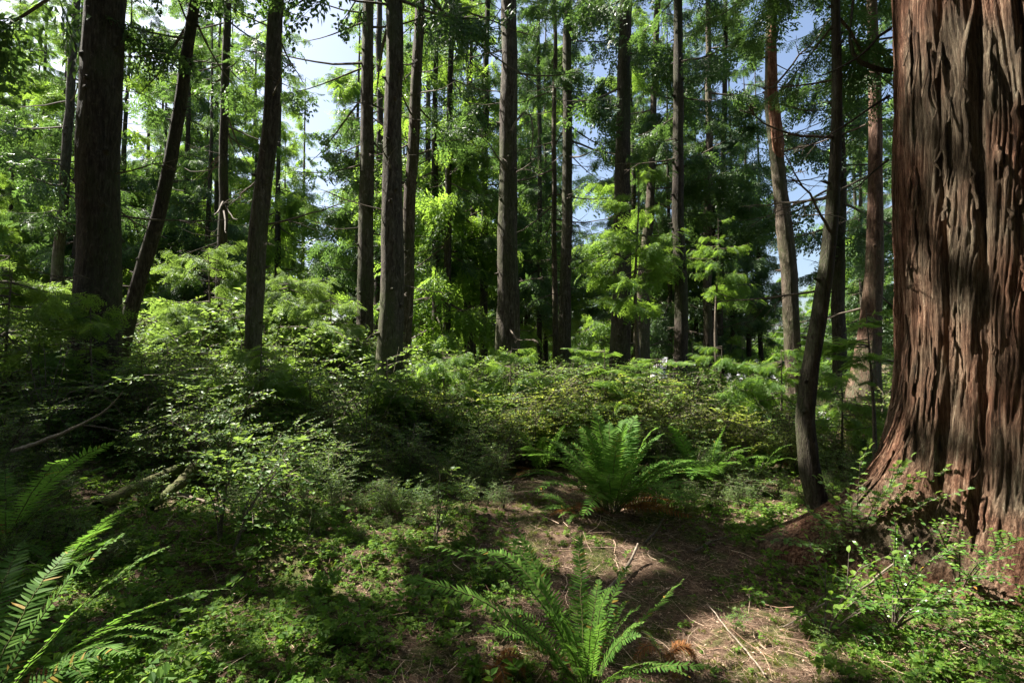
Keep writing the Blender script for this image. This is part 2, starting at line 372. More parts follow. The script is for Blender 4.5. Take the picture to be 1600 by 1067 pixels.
# ------------------------------------------------------------------ trunks
def trunk_mb(path, rad, seg=28, step=.12, amp=.05, seed=0, flare=.35, stubs=14, wob=1.):
    """bark-ridged tapering trunk along path"""
    path = np.asarray(path, float); z = path[:, 2]; zz = np.concatenate([np.arange(z[0] - .25, min(z[-1], 11), step), np.arange(11, z[-1], step * 4)]) if z[-1] > 11 else np.arange(z[0] - .25, z[-1], step)
    cx = np.interp(zz, z, path[:, 0]); cy = np.interp(zz, z, path[:, 1]); rr = np.interp(zz, z, rad)
    hh = np.maximum(0, zz - z[0]); rr = rr * (1 + flare * np.exp(-hh / .35) + .3 * flare * np.exp(-hh / 1.2))
    cx = cx + (fbm(zz * .35, zz * 0, seed, 3) - .5) * .16 * wob * sstep(.5, 3, hh); cy = cy + (fbm(zz * .35, zz * 0 + 9, seed, 3) - .5) * .16 * wob * sstep(.5, 3, hh)
    n = len(zz); th = np.arange(seg) / seg * 2 * math.pi; TH, ZZ = np.meshgrid(th / (2 * math.pi), zz)
    k1 = max(6, seg // 4)
    rel = (fbm(TH * k1, ZZ * .8, seed, 3, k1) - .5) * amp * 2 + (fbm(TH * 4, ZZ * .5, seed + 3, 2, 4) - .5) * .10 + (vnoise(TH * seg * .5, ZZ * 5, seed + 5, seg // 2) - .5) * amp
    fl = 1 + .35 * np.exp(-(ZZ - z[0]) / .4) * (vnoise(TH * 5, ZZ * 0, seed + 8, 5) - .5)
    rad2 = rr[:, None] * (1 + rel) * fl
    V = np.stack([cx[:, None] + rad2 * np.cos(th), cy[:, None] + rad2 * np.sin(th), ZZ], -1).reshape(-1, 3)
    i = np.arange(n - 1)[:, None] * seg; j = np.arange(seg)[None]; j1 = (j + 1) % seg
    Q = np.stack([i + j, i + j1, i + seg + j1, i + seg + j], -1).reshape(-1, 4)
    mb = MB(); mb.add(V, Q, m=0)
    r = np.random.default_rng(seed + 77)
    for _ in range(stubs):     # broken branch stubs and knots
        h = r.uniform(z[0] + .8, min(z[-1], 10)); a = r.uniform(0, 6.28); R0 = np.interp(h, zz, rr); p = np.array([np.interp(h, zz, cx), np.interp(h, zz, cy), h])
        d = np.array([math.cos(a), math.sin(a), r.uniform(-.1, .4)]); L = R0 + r.uniform(.015, .09)
        tube(mb, [p + d * R0 * .8, p + d * (R0 + .012), p + d * L], [R0 * .22 + .01, R0 * .14 + .008, .006], 6, m=0)
    return mb, np.stack([cx, cy, zz], 1), rr

# thin dead side branches, shared meshes
def dead_tmpl(r, L=1., n=5, bend=-.2):
    mb = MB(); t = np.linspace(0, 1, 9)
    w = (r.normal(0, .02, (9, 3))).cumsum(0) * t[:, None]; pts = np.stack([t, 0 * t, bend * t + .15 * t ** 2], 1) + w
    tube(mb, pts, np.linspace(.012, .0025, 9), 5, m=0)
    for _ in range(n):
        k = r.integers(2, 8); a = R(r.uniform(25, 60)) * r.choice([-1, 1]); l = r.uniform(.12, .42) * (1.2 - t[k]); q = np.linspace(0, 1, 5)[:, None]
        d = np.array([math.cos(a), math.sin(a), r.uniform(-.4, .15)])
        b = pts[k] + d * l * q + r.normal(0, .008, (5, 3)) * q - np.array([0, 0, .12]) * q * q * l
        tube(mb, b, np.linspace(.005, .0015, 5), 4, m=0)
        for _ in range(2):
            kk = r.integers(1, 4); d2 = d + r.normal(0, .6, 3); d2 /= np.linalg.norm(d2)
            tube(mb, [b[kk], b[kk] + d2 * l * .2, b[kk] + d2 * l * .38 + np.array([0, 0, -.02])], [.003, .002, .001], 3, m=0)
    return mb
DEAD = []
for k in range(6):
    o = build('dead_branch', dead_tmpl(r_, n=int(r_.integers(3, 8)), bend=r_.uniform(-.45, .1)), M['bark_twig'], smooth=True, link=False); DEAD.append(o.data)
def add_dead(root, loc, cp, rr, r, n, h0, h1, Lr=(.5, 1.8)):
    for _ in range(n):
        h = r.uniform(h0, h1); k = np.argmin(abs(cp[:, 2] - h)); a = r.uniform(0, 6.283); L = r.uniform(*Lr)
        o = bpy.data.objects.new('dead_branch', DEAD[r.integers(0, 6)]); C.objects.link(o); o.parent = root
        p = cp[k] + np.array([math.cos(a), math.sin(a), 0]) * rr[k] * .8 - loc
        o.location = p; o.rotation_euler = (r.uniform(-.6, .6), r.uniform(-.25, .35), a); o.scale = (L, L, L)

def tree(name, label, pts, wpx, d, top=20, mat='bark_fir', crn=(5.5, 34, 2.4), BR=BR_M, dead=8, seed=0, group='tall conifers standing in the wood', seg=28, leafm='cedar', flare=.35, amp=.05, carved=True, deadh=(2.2, 8), wob=1.):
    """pts: photo pixels of the trunk axis, bottom first; wpx: [(py, width px)]"""
    r = np.random.default_rng(seed + 100); W = [P(px, py, d) for px, py in pts]
    w = [W[0]]; b = W[0]; s = (W[1] - W[0]) / (W[1][2] - W[0][2])
    gz = float(H(b[0], b[1])); w[0] = b + s * (gz - b[2]) * .6; w[0][2] = gz
    path = [w[0]] + ([W[0]] if W[0][2] > gz + .3 else []) + W[1:]
    s = (W[-1] - W[-2]) / (W[-1][2] - W[-2][2]); e = W[-1] + s * (top - W[-1][2]) * .5; e[2] = top; path.append(e); path = np.array(path)
    hz = np.array([P(800, y, d)[2] for y, _ in wpx]); ct = d / math.hypot(W[1][0], d); hr = np.array([x * d / F / 2 * ct for _, x in wpx]); o_ = np.argsort(hz); hz = hz[o_]; hr = hr[o_]
    hz = np.append(hz, top); hr = np.append(hr, .03)
    zf = np.arange(gz, top + .01, .5); zf[-1] = top
    P2 = np.stack([np.interp(zf, path[:, 2], path[:, 0]), np.interp(zf, path[:, 2], path[:, 1]), zf], 1)
    mb, cp, rr = trunk_mb(P2, np.interp(zf, hz, hr), seg=seg, seed=seed, flare=flare, amp=amp, stubs=int(18 + 16 * r.random()), wob=wob)
    loc = P2[0].copy(); root = thing(name, label, 'tree', loc, group)
    build('trunk', mb, M[mat], root, smooth=True, loc=loc)
    if crn:
        h0, n, Lm = crn; n = int(n * 1.45); h0 -= .6; cb = MB(); crown(cb, r, cp, h0, top, n, Lm, BR)
        build('crown', cb, [M[leafm], M['bark_twig']], root, loc=loc, carve=carve if carved else None)
    if dead: add_dead(root, loc, cp, rr, r, max(2, int(dead * .7)), max(loc[2] + 1.2, deadh[0]), min(deadh[1], top - 1))
    return root, cp, rr

def XY(px, w): return [(px, 540), (px + w, 0)]
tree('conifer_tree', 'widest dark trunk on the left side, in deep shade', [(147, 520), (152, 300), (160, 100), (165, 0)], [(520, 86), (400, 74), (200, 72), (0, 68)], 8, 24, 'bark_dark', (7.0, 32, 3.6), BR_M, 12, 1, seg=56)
tree('conifer_tree', 'pale sunlit slender trunk seen just left of the widest dark left trunk', [(88, 410), (104, 250), (118, 0)], [(410, 20), (0, 13)], 17, 22, 'bark_fir', (6, 30, 2.6), BR_M, 3, 2)
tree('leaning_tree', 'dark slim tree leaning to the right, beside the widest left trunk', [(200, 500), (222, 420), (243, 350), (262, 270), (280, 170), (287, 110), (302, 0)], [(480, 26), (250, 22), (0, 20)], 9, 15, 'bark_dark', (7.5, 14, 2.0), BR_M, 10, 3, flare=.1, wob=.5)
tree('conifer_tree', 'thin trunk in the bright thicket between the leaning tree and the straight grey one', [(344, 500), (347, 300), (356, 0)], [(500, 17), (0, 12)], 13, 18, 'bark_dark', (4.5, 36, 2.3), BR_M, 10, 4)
tree('conifer_tree', 'straight grey trunk tilting slightly right, fourth large one from the left', [(398, 560), (402, 420), (420, 150), (432, 0)], [(560, 25), (400, 31), (0, 24)], 8.5, 20, 'bark_fir', (6.5, 26, 3.0), BR_M, 12, 5, seg=40)
tree('conifer_tree', 'straight brown trunk, leftmost of the close trio left of centre', [(570, 540), (573, 300), (574, 0)], [(540, 27), (400, 25), (0, 17)], 12, 22, 'bark_fir', (6.0, 30, 2.4), BR_M, 10, 6, seg=36)
tree('conifer_tree', 'thin shaded trunk glimpsed between the first two of the trio', [(592, 540), (592, 0)], [(540, 13), (0, 9)], 20, 20, 'bark_dark', (3.5, 40, 2.6), BR_M, 3, 7)
tree('conifer_tree', 'thickest grey trunk in the middle of the close trio, small knots on its edges', [(607, 570), (611, 300), (619, 0)], [(560, 41), (400, 36), (200, 29), (0, 27)], 9, 23, 'bark_fir', (7.5, 30, 3.3), BR_M, 12, 8, seg=48)
tree('conifer_tree', 'slender trunk of the trio on its right side, lit on its left edge, leaning right', [(632, 530), (640, 300), (656, 0)], [(520, 21), (0, 16)], 12.5, 21, 'bark_brown', (6.5, 28, 2.4), BR_M, 10, 9)
tree('conifer_tree', 'thin trunk standing alone between the trio and the sunlit centre trunk', [(697, 560), (706, 0)], [(550, 13), (0, 8)], 15, 20, 'bark_dark', (4.5, 40, 2.4), BR_M, 10, 10)
tree('conifer_tree', 'very thin dark trunk just left of the sunlit centre trunk', [(755, 560), (761, 0)], [(540, 13), (0, 8)], 17, 20, 'bark_dark', (4.5, 36, 2.4), BR_M, 8, 11)
TC = tree('conifer_tree', 'thick grey trunk at the centre, sunlit down its left side, with a looping bare branch', [(791, 550), (795, 200), (797, 0)], [(550, 38), (450, 33), (0, 24)], 11.5, 23, 'bark_fir', (7.5, 26, 2.4), BR_M, 8, 12, seg=44)
tree('conifer_tree', 'faintest hair-thin trunk right of the centre trunk', [(843, 550), (842, 0)], [(540, 8), (0, 6)], 22, 18, 'bark_dark', (3.5, 42, 2.4), BR_M, 2, 13)
tree('conifer_tree', 'thin brown trunk, left one of the near touching pair right of centre', [(867, 545), (867, 0)], [(540, 9), (0, 6)], 16, 19, 'bark_brown', (5.0, 30, 2.4), BR_M, 10, 14)
tree('conifer_tree', 'grey trunk, thicker right one of the touching pair, sun-speckled near its foot', [(882, 545), (888, 0)], [(540, 22), (400, 17), (0, 13)], 15.5, 22, 'bark_fir', (6.5, 30, 2.4), BR_M, 8, 15)
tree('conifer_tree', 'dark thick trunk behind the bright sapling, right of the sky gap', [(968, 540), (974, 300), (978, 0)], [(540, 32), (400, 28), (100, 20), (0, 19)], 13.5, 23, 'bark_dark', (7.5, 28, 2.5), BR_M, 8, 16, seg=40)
tree('conifer_tree', 'reddish trunk with shaggy broken lower branches, just right of the dark thick one', [(1003, 540), (1008, 430), (1020, 250), (1028, 0)], [(540, 25), (430, 20), (250, 11), (0, 9)], 14.5, 17, 'bark_brown', (5.5, 24, 2.2), BR_M, 30, 17, deadh=(.5, 5))
tree('conifer_tree', 'straight dark trunk whose foot stands beside the white roof', [(1063, 600), (1060, 300), (1058, 0)], [(600, 22), (450, 21), (0, 14)], 11, 20, 'bark_dark', (6.5, 24, 2.3), BR_M, 12, 18, seg=36)
tree('conifer_tree', 'pale sunlit slim trunk, left one of the slim pair over the driveway', [(1107, 540), (1106, 250), (1108, 0)], [(540, 15), (300, 12), (0, 8)], 16, 20, 'bark_brown', (5.5, 30, 2.6), BR_M, 10, 19)
tree('conifer_tree', 'darker slim trunk, right one of the slim pair over the driveway', [(1127, 540), (1129, 250), (1134, 0)], [(540, 11), (0, 7)], 17, 19, 'bark_dark', (4.5, 32, 2.5), BR_M, 10, 20)
BT = tree('broken_bark_tree', 'bent red-brown trunk with peeling wounded bark high up, right of centre', [(1241, 570), (1236, 430), (1226, 340), (1215, 240), (1205, 150), (1204, 60), (1207, 0)], [(560, 27), (420, 27), (300, 24), (190, 24), (130, 19), (0, 16)], 8.5, 17, 'bark_brown', (7.5, 14, 1.8), BR_M, 14, 21, seg=40, amp=.09, wob=.4)
tree('conifer_tree', 'dark trunk half hidden behind the curved slender tree', [(1312, 560), (1312, 300), (1310, 100)], [(560, 24), (300, 18), (100, 14)], 12, 16, 'bark_dark', (4.2, 30, 2.2), BR_M, 8, 22)
tree('flared_cedar', 'red cedar with a wide flared foot, just left of the giant cedar trunk', [(1346, 650), (1356, 540), (1366, 420), (1368, 200), (1362, 0)], [(650, 62), (580, 46), (480, 32), (300, 24), (0, 17)], 7.8, 18, 'bark_red', (6.5, 20, 2.0), BR_M, 10, 23, seg=56, amp=.07, flare=.5, wob=.4)
tree('curved_tree', 'slender dark tree with a bowed lower trunk in front of the giant cedar', [(1284, 815), (1268, 755), (1257, 690), (1257, 630), (1268, 560), (1283, 480), (1296, 390), (1304, 300), (1309, 150), (1306, 0)], [(815, 36), (700, 32), (560, 28), (400, 25), (150, 17), (0, 14)], 5.1, 9.5, 'bark_dark', (4.8, 9, 1.6), BR_F, 9, 24, seg=40, flare=.12, amp=.05, deadh=(2.2, 4.6), wob=.3)

# peeled reddish wound high on the bent trunk
rt, cpb, rb = BT; L0 = np.array(rt.location); z0_, z1_ = P(1212, 250, 8.5)[2], P(1204, 40, 8.5)[2]; zz_ = np.linspace(z0_, z1_, 46); aa_ = np.radians(np.linspace(-150, -30, 22)); A2, Z2 = np.meshgrid(aa_, zz_)
cxb = np.interp(Z2, cpb[:, 2], cpb[:, 0]); cyb = np.interp(Z2, cpb[:, 2], cpb[:, 1]); edge = np.minimum(1, 4 * (1 - abs(np.linspace(-1, 1, 22)))[None] ) * np.minimum(1, 5 * (1 - abs(np.linspace(-1, 1, 46)))[:, None])
rbb = np.interp(Z2, cpb[:, 2], rb) * (1.08 + edge * (.10 + .16 * (fbm(A2 * 6, Z2 * 5, 71, 3) - .3)) - .12 * (1 - edge)); V = np.stack([cxb + rbb * np.cos(A2), cyb + rbb * np.sin(A2), Z2], -1).reshape(-1, 3)
i_ = np.arange(45)[:, None] * 22; j_ = np.arange(21)[None]; mb = MB(); mb.add(V, np.stack([i_ + j_, i_ + j_ + 1, i_ + 23 + j_, i_ + 22 + j_], -1).reshape(-1, 4)); o = build('bark_wound', mb, M['wound'], rt, smooth=True, loc=L0); o['label'] = 'reddish peeled wound in the bark'
# looping bare branch on the centre trunk
mb = MB(); rt = TC[0]; L0 = np.array(rt.location)
pts = np.array([P(x, y, 11.3) for x, y in [(799, 205), (806, 190), (818, 176), (829, 180), (833, 200), (832, 225), (828, 248)]]) - L0
tube(mb, pts, np.linspace(.03, .012, 7), 6, m=0); build('bare_branch', mb, M['bark_pale'], rt, smooth=True)

# trees outside the frame on the sun side, whose crowns throw the dappled shade
r2 = np.random.default_rng(31)
for k, (x, y, hh, h0, nb, Lm) in enumerate([(-6.6, 1.6, 20, 5.2, 64, 3.2), (-9.5, 4.3, 22, 5.0, 60, 3.4), (-13, 2.5, 22, 5, 50, 3.4), (-12.5, 7.5, 22, 6, 50, 3.2), (-4.6, -1.6, 20, 5.5, 60, 3.2), (-9.5, -1.5, 20, 5, 50, 3.4), (-3.0, -5, 20, 5.5, 40, 3.2), (-15, 10, 22, 5, 44, 3.3), (2.4, -2.6, 18, 6.0, 44, 3.0), (7.5, 1.2, 18, 5.5, 40, 3.0)]):
    loc = np.array([x, y, float(H(x, y))]); zf = np.arange(loc[2], hh, .6); pth = np.stack([x + 0 * zf, y + 0 * zf, zf], 1)
    mbt, cp, rr = trunk_mb(pth, np.interp(zf, [0, hh], [.3, .04]), seed=200 + k)
    root = thing('conifer_tree', 'tall conifer shading the clearing from beyond the picture edge', 'tree', loc, 'tall conifers outside the frame')
    build('trunk', mbt, M['bark_fir'], root, smooth=True, loc=loc)
    cb = MB(); crown(cb, r2, cp, h0, hh, int(nb * 1.35), Lm, BR_C); build('crown', cb, [M['cedar'], M['bark_twig']], root, loc=loc, carve=carve)

# ------------------------------------------------------------------ giant cedar
gc = np.array([4.16, 4.03, float(H(4.1, 4.0))]); NS = 1300
z1 = np.arange(-.35, 5.2, .013); z2 = np.arange(5.2, 20, .12); zz = np.concatenate([z1, z2]); th = np.arange(NS) / NS
TH, ZZ = np.meshgrid(th, zz)
base = .97 * (1 - .004 * ZZ) * (1 - .03 * np.maximum(ZZ - 5, 0)); fl = np.exp(-np.maximum(ZZ, 0) / .42)
tw = TH + .008 * np.sin(ZZ * 1.3) + .016 * (fbm(TH * 6, ZZ * .6, 40, 3, 6) - .5) * 2 + .003 * (fbm(TH * 24, ZZ * 1.6, 47, 3, 24) - .5) * 2
def ridged(a): return 1 - abs(2 * a - 1)
lob = vnoise(tw * 11, ZZ * .16, 41, 11); crev = ridged(vnoise(tw * 9 + .3, ZZ * .3 + 7, 42, 9)) ** 7 * .5 * vnoise(TH * 7, ZZ * .7, 49, 7)
for a0, wd, dp, sd in ((207, 2.2, .62, 1), (221, 1.5, .4, 2), (193, 1.3, .5, 3), (240, 1.8, .8, 4)):
    da = (((TH * 360 - a0 - 5 * (fbm(ZZ * .6, ZZ * 0, 300 + sd, 3) - .5) + 180) % 360) - 180) / wd
    crev = np.maximum(crev, dp * np.exp(-da ** 2) * (.55 + .6 * vnoise(ZZ * .9, ZZ * 0 + sd, 310)))
f1 = ridged(fbm(tw * 96, ZZ * 1.0, 43, 3, 96)) ; f2 = ridged(fbm(tw * 230, ZZ * 2.2, 44, 2, 230)); strip = vnoise(tw * 70, ZZ * .9, 46, 70); chip = fbm(tw * 130, ZZ * 11, 48, 3, 130)
flr = (.50 + .95 * vnoise(TH * 9, ZZ * .25, 45, 9)) * fl
# a strong root buttress towards the curved tree
ang = ((TH * 360 - 166 + 180) % 360) - 180; flr = flr + .80 * np.exp(-(ang / 20) ** 2) * np.exp(-(np.maximum(ZZ, 0) / .55) ** 1.3)
ang2 = ((TH * 360 - 232 + 180) % 360) - 180; flr = flr + .30 * np.exp(-(ang2 / 9) ** 2) * np.exp(-np.maximum(ZZ, 0) / .4)
rad = base + flr * .62 + .09 * (lob - .5) - .13 * crev * (1 - .3 * fl) - .017 * f1 ** 5 + .012 * (strip - .5) - .021 * f2 ** 3 + .012 * (chip - .5)
tone = np.clip(1 - crev * 1.0 - .5 * f1 ** 5, 0, 1)
V = np.stack([rad * np.cos(TH * 2 * math.pi), rad * np.sin(TH * 2 * math.pi), ZZ], -1).reshape(-1, 3)
i = np.arange(len(zz) - 1)[:, None] * NS; j = np.arange(NS)[None]; j1 = (j + 1) % NS
Q = np.stack([i + j, i + j1, i + NS + j1, i + NS + j], -1).reshape(-1, 4)
mb = MB(); mb.add(V, Q, qt=tone[:-1].ravel())
cedar = thing('giant_cedar', 'giant red cedar trunk with deeply furrowed stringy bark filling the right edge', 'tree', gc, 'tall conifers standing in the wood')
build('trunk', mb, M['bark_giant'], cedar, smooth=True)
# loose bark strips peeling off the face
r3 = np.random.default_rng(8)
def surf(a, z):
    k = int((a / 360 % 1) * NS) % NS; q = int(np.argmin(abs(zz - z))); return rad[q, k]
for k in range(90):
    a = r3.uniform(165, 255); z0 = r3.uniform(.3, 4.4); L = r3.uniform(.12, .7); n = 9; q = np.linspace(0, 1, n); lift = r3.uniform(.0, .08)
    aa = a + np.cumsum(r3.normal(0, .35, n)); zs = z0 + q * L
    rr_ = np.array([surf(x, y) for x, y in zip(aa, zs)]) + .012 + lift * (1 - q) ** 2 * .7; w = r3.uniform(.006, .02) * np.sin(math.pi * (.12 + .8 * q)) + .004
    c_ = np.cos(np.radians(aa)); s_ = np.sin(np.radians(aa)); ctr = np.stack([rr_ * c_, rr_ * s_, zs], 1); tg = np.stack([-s_, c_, 0 * s_], 1); rd = np.stack([c_, s_, 0 * s_], 1)
    ring = np.stack([ctr - tg * w[:, None], ctr + rd * .006, ctr + tg * w[:, None], ctr - rd * .01], 1)
    i_ = np.arange(n - 1)[:, None] * 4; j_ = np.arange(4)[None]; mb = MB(); mb.add(ring.reshape(-1, 3), np.stack([i_ + j_, i_ + (j_ + 1) % 4, i_ + 4 + (j_ + 1) % 4, i_ + 4 + j_], -1).reshape(-1, 4), qt=1.)
    build('bark_strip', mb, M['bark_giant'], cedar, smooth=True)
# branches of the giant cedar: the bare hooked ones at its left side
for nm, dd, pts_, r0 in [('hooked_branch', 5.0, [(1392, 112), (1370, 108), (1345, 98), (1333, 84), (1328, 62), (1330, 30), (1334, -10)], .028),
                     ('bare_branch', 4.9, [(1392, 45), (1372, 58), (1355, 78), (1338, 92), (1305, 110), (1280, 120)], .016), ('bare_branch', 4.9, [(1390, 150), (1365, 165), (1330, 190), (1290, 215), (1240, 240)], .014),
                     ('bare_branch', 4.8, [(1388, 250), (1365, 268), (1340, 292), (1322, 300)], .012)]:
    mb = MB(); pts = np.array([P(x, y, dd) for x, y in pts_]) - gc; tube(mb, pts, np.linspace(r0, r0 * .35, len(pts)), 7, m=0); build(nm, mb, M['bark_dark'], cedar, smooth=True)
cb = MB(); zf = np.arange(0, 20, .5); crown(cb, r3, np.stack([0 * zf, 0 * zf, zf], 1), 9.2, 21, 80, 4.4, BR_M, start=.7)
cb.V = [v + gc for v in cb.V]; build('crown', cb, [M['cedar'], M['bark_twig']], cedar, loc=gc, carve=carve)

# ------------------------------------------------------------------ saplings (whole small conifers)
def sapling(label, px, d, h, n, L, seed, h0=.25, leafm='hemlock', BR=BR_H, z0=None, group='young hemlocks in the undergrowth', carved=False, taper=.8):
    r = np.random.default_rng(seed); loc = ground_pt(px, d); zf = np.linspace(loc[2], loc[2] + h, 12); pth = np.stack([loc[0] + .05 * np.sin(zf * 1.3 + seed), loc[1] + 0 * zf, zf], 1); pth[:, 0] += loc[0] - pth[0, 0]
    root = thing('hemlock_sapling', label, 'young tree', loc, group); mb = MB(); tube(mb, pth, np.linspace(.012 * h + .006, .004, 12), 7, m=0); build('trunk', mb, M['bark_twig'], root, loc=loc, smooth=True)
    cb = MB(); crown(cb, r, pth, loc[2] + h0, loc[2] + h * 1.0, n, L, BR, taper=taper, pitch=(-.05, .35)); build('crown', cb, [M[leafm], M['bark_twig']], root, loc=loc, carve=carve if carved else None)
for a in [('bright green sapling whose boughs hang in front of the dark thick trunk', 1000, 10.6, 5.6, 32, 1.25, 1, 2.5),
          ('small bright sapling in front of the slim pair of trunks', 1125, 11.5, 4.8, 22, .9, 2, 2.8),
          ('sunlit young hemlock spreading over the thicket right of the centre trunk', 950, 8.0, 1.75, 34, 1.1, 3, .3),
          ('low sunlit young hemlock left of the foot of the dark trunk by the roof', 1025, 8.6, 1.6, 30, .9, 4, .3),
          ('young hemlock with layered boughs in front of the slim pair', 1120, 8.8, 1.75, 24, 1.0, 5, .4),
          ('young hemlock below the pale driveway, left of the picket fence', 1085, 15.5, 2.4, 36, 1.1, 20, .2),
          ('taller young hemlock between the driveway and the slim pair', 1165, 16.5, 2.8, 36, 1.2, 21, .2),
          ('young hemlock in front of the parked car', 1195, 18.5, 2.2, 30, 1.0, 22, .2),
          ('young hemlock in front of the foot of the bent red-brown trunk', 1215, 8.1, 1.7, 20, .9, 6, .5),
          ('small hemlock reaching out beside the flared cedar', 1362, 6.3, 2.2, 16, .9, 7, 1.3),
          ('shaded young hemlock in front of the foot of the widest left trunk', 150, 6.9, 1.9, 34, 1.2, 8, .3),
          ('shaded young hemlock at the far left edge', 15, 6.6, 2.5, 40, 1.5, 9, .3),
          ('half-lit young hemlock behind the leaning tree', 270, 10.2, 2.6, 40, 1.5, 10, .3),
          ('tall bright young hemlock left of the straight grey trunk', 320, 11.5, 4.2, 60, 1.8, 11, .3),
          ('tall bright young hemlock behind the straight grey trunk', 450, 11.0, 3.4, 54, 1.7, 12, .3),
          ('bright young hemlock left of the close trio', 520, 10.4, 2.8, 44, 1.4, 13, .3),
          ('young hemlock in front of the close trio', 610, 7.6, 1.55, 26, .9, 14, .3),
          ('young hemlock with drooping boughs in front of the lone thin trunk', 700, 8.4, 1.7, 30, 1.0, 15, .3),
          ('young hemlock in front of the centre trunk', 800, 8.8, 1.75, 30, 1.1, 16, .3),
          ('tall lit hemlock left of the widest dark trunk', 5, 10.5, 3.7, 60, 1.9, 17, .4),
          ('young hemlock in front of the straight grey trunk', 400, 7.2, 1.55, 30, 1.0, 18, .3),
          ('young hemlock between the curved tree and the flared cedar', 1310, 7.0, 1.45, 20, .8, 19, .3)]:
    lab, px, d, h, n, L, s, h0 = a; sapling(lab, px, d, h, n, L, s, h0, BR=BR_L if s not in (3, 4, 7) else BR_H, taper=.6, leafm='shrub' if s in (11, 12, 17, 10, 13) else 'hemlock')

# ------------------------------------------------------------------ shrubs
def shrub_tmpl(r, h=1., nst=9, ntw=9, nl=11, leaf=.032, lw=.6, spread=.55, droopy=.1, m=0):
    mb = MB(); P_ = []; D_ = []; U_ = []
    for s in range(nst):
        a = r.uniform(0, 6.283); sp = spread * math.sqrt(r.uniform(.05, 1)); q = np.linspace(0, 1, 7); hh = h * r.uniform(.65, 1.05)
        pts = np.stack([np.cos(a) * sp * q ** 1.4, np.sin(a) * sp * q ** 1.4, hh * (q - .18 * q ** 3)], 1) + r.normal(0, .012, (7, 3)).cumsum(0) * h
        tube(mb, pts, np.linspace(.008, .002, 7) * h, 3, m=1)
        for k in range(ntw):
            t = r.uniform(.2, 1); b = np.array([np.interp(t, q, pts[:, c]) for c in range(3)]); a2 = r.uniform(0, 6.283); L = h * r.uniform(.16, .34)
            d = np.array([math.cos(a2), math.sin(a2), r.uniform(-.1, .5)]); d /= np.linalg.norm(d); e = b + d * L + np.array([0, 0, -droopy * L])
            md = (b + e) / 2 + np.array([0, 0, .06 * L]); tube(mb, [b, md, e], [.003, .002, .001], 3, m=1, cap=False)
            side = np.cross(d, [0, 0, 1.]); side /= np.linalg.norm(side)
            tt = (np.arange(nl) + .8) / nl
            for i_, x in enumerate(tt):
                p = b * (1 - x) ** 2 + 2 * x * (1 - x) * md + x * x * e; sg = 1 if i_ % 2 else -1
                P_.append(p); D_.append(d * .6 + side * sg * (1 if i_ < nl - 1 else .1) + r.normal(0, .22, 3) + np.array([0, 0, -.12])); U_.append(np.array([0, 0, 1.]) + r.normal(0, .35, 3))
    P_ = np.array(P_); k = len(P_); L = leaf * h * r.uniform(.65, 1.3, k)
    leafdia(mb, P_, np.array(D_), np.array(U_), L, L * lw, r.uniform(.1, .9, k) + .08 * (r.random(k) < .02)); return tmpl(mb)
SH = [shrub_tmpl(r_, leaf=l, lw=w, nst=n, ntw=tw_, spread=s) for l, w, n, tw_, s in [(.030, .55, 11, 11, .5), (.036, .6, 10, 10, .55), (.026, .5, 12, 12, .45), (.042, .6, 9, 9, .6)]]
def scatter(mb, TL, pos, sc, r, tilt=.12, tone=.12, zs=None):
    k = len(pos); a = r.uniform(0, 6.283, k); X = np.stack([np.cos(a), np.sin(a), r.normal(0, tilt, k)], 1); U = np.tile([0, 0, 1.], (k, 1)) + r.normal(0, tilt, (k, 3))
    Mx = frames(X, U, sc)
    if zs is not None: Mx[:, :, 2] *= np.asarray(zs).reshape(-1, 1)
    ch = r.integers(0, len(TL), k)
    for c in range(len(TL)):
        q = ch == c
        if q.any(): inst(mb, TL[c], Mx[q], pos[q], r.uniform(-tone, tone, q.sum()))
# thicket: front line (depth) and height as functions of photo column
def front(px): return np.interp(px, [-400, 0, 200, 330, 450, 560, 700, 800, 850, 1000, 1150, 1250, 1400, 1900], [4.6, 5.2, 5.5, 5.8, 6.1, 6.1, 6.4, 7.0, 7.3, 6.7, 6.9, 7.3, 6.4, 6.3])
def tall(px, d): return np.interp(px, [-200, 0, 200, 400, 520, 650, 800, 950, 1050, 1120, 1250, 1350, 1600], [1.6, 1.55, 1.4, 1.35, 1.3, 1.3, 1.25, 1.25, 1.2, 1.15, 1.1, 1.05, 1.1])
r4 = np.random.default_rng(77)
def grid_pts(r, dmin, dmax, sp, pxr=(-350, 1900)):
    pts = []; d = dmin
    while d < dmax:
        x0 = (pxr[0] - 800) / F * d; x1 = (pxr[1] - 800) / F * d; n = int((x1 - x0) / sp)
        x = x0 + (np.arange(n) + r.random(n)) * sp; pts.append(np.stack([x, d + r.uniform(-.5, .5, n) * sp], 1)); d += sp
    return np.concatenate(pts)
p = grid_pts(r4, 5, 12.5, .50); px = 800 + p[:, 0] / p[:, 1] * F; fd = front(px); k = (p[:, 1] > fd) & (fbm(p[:, 0] * .6, p[:, 1] * .6, 60, 2) > .27)
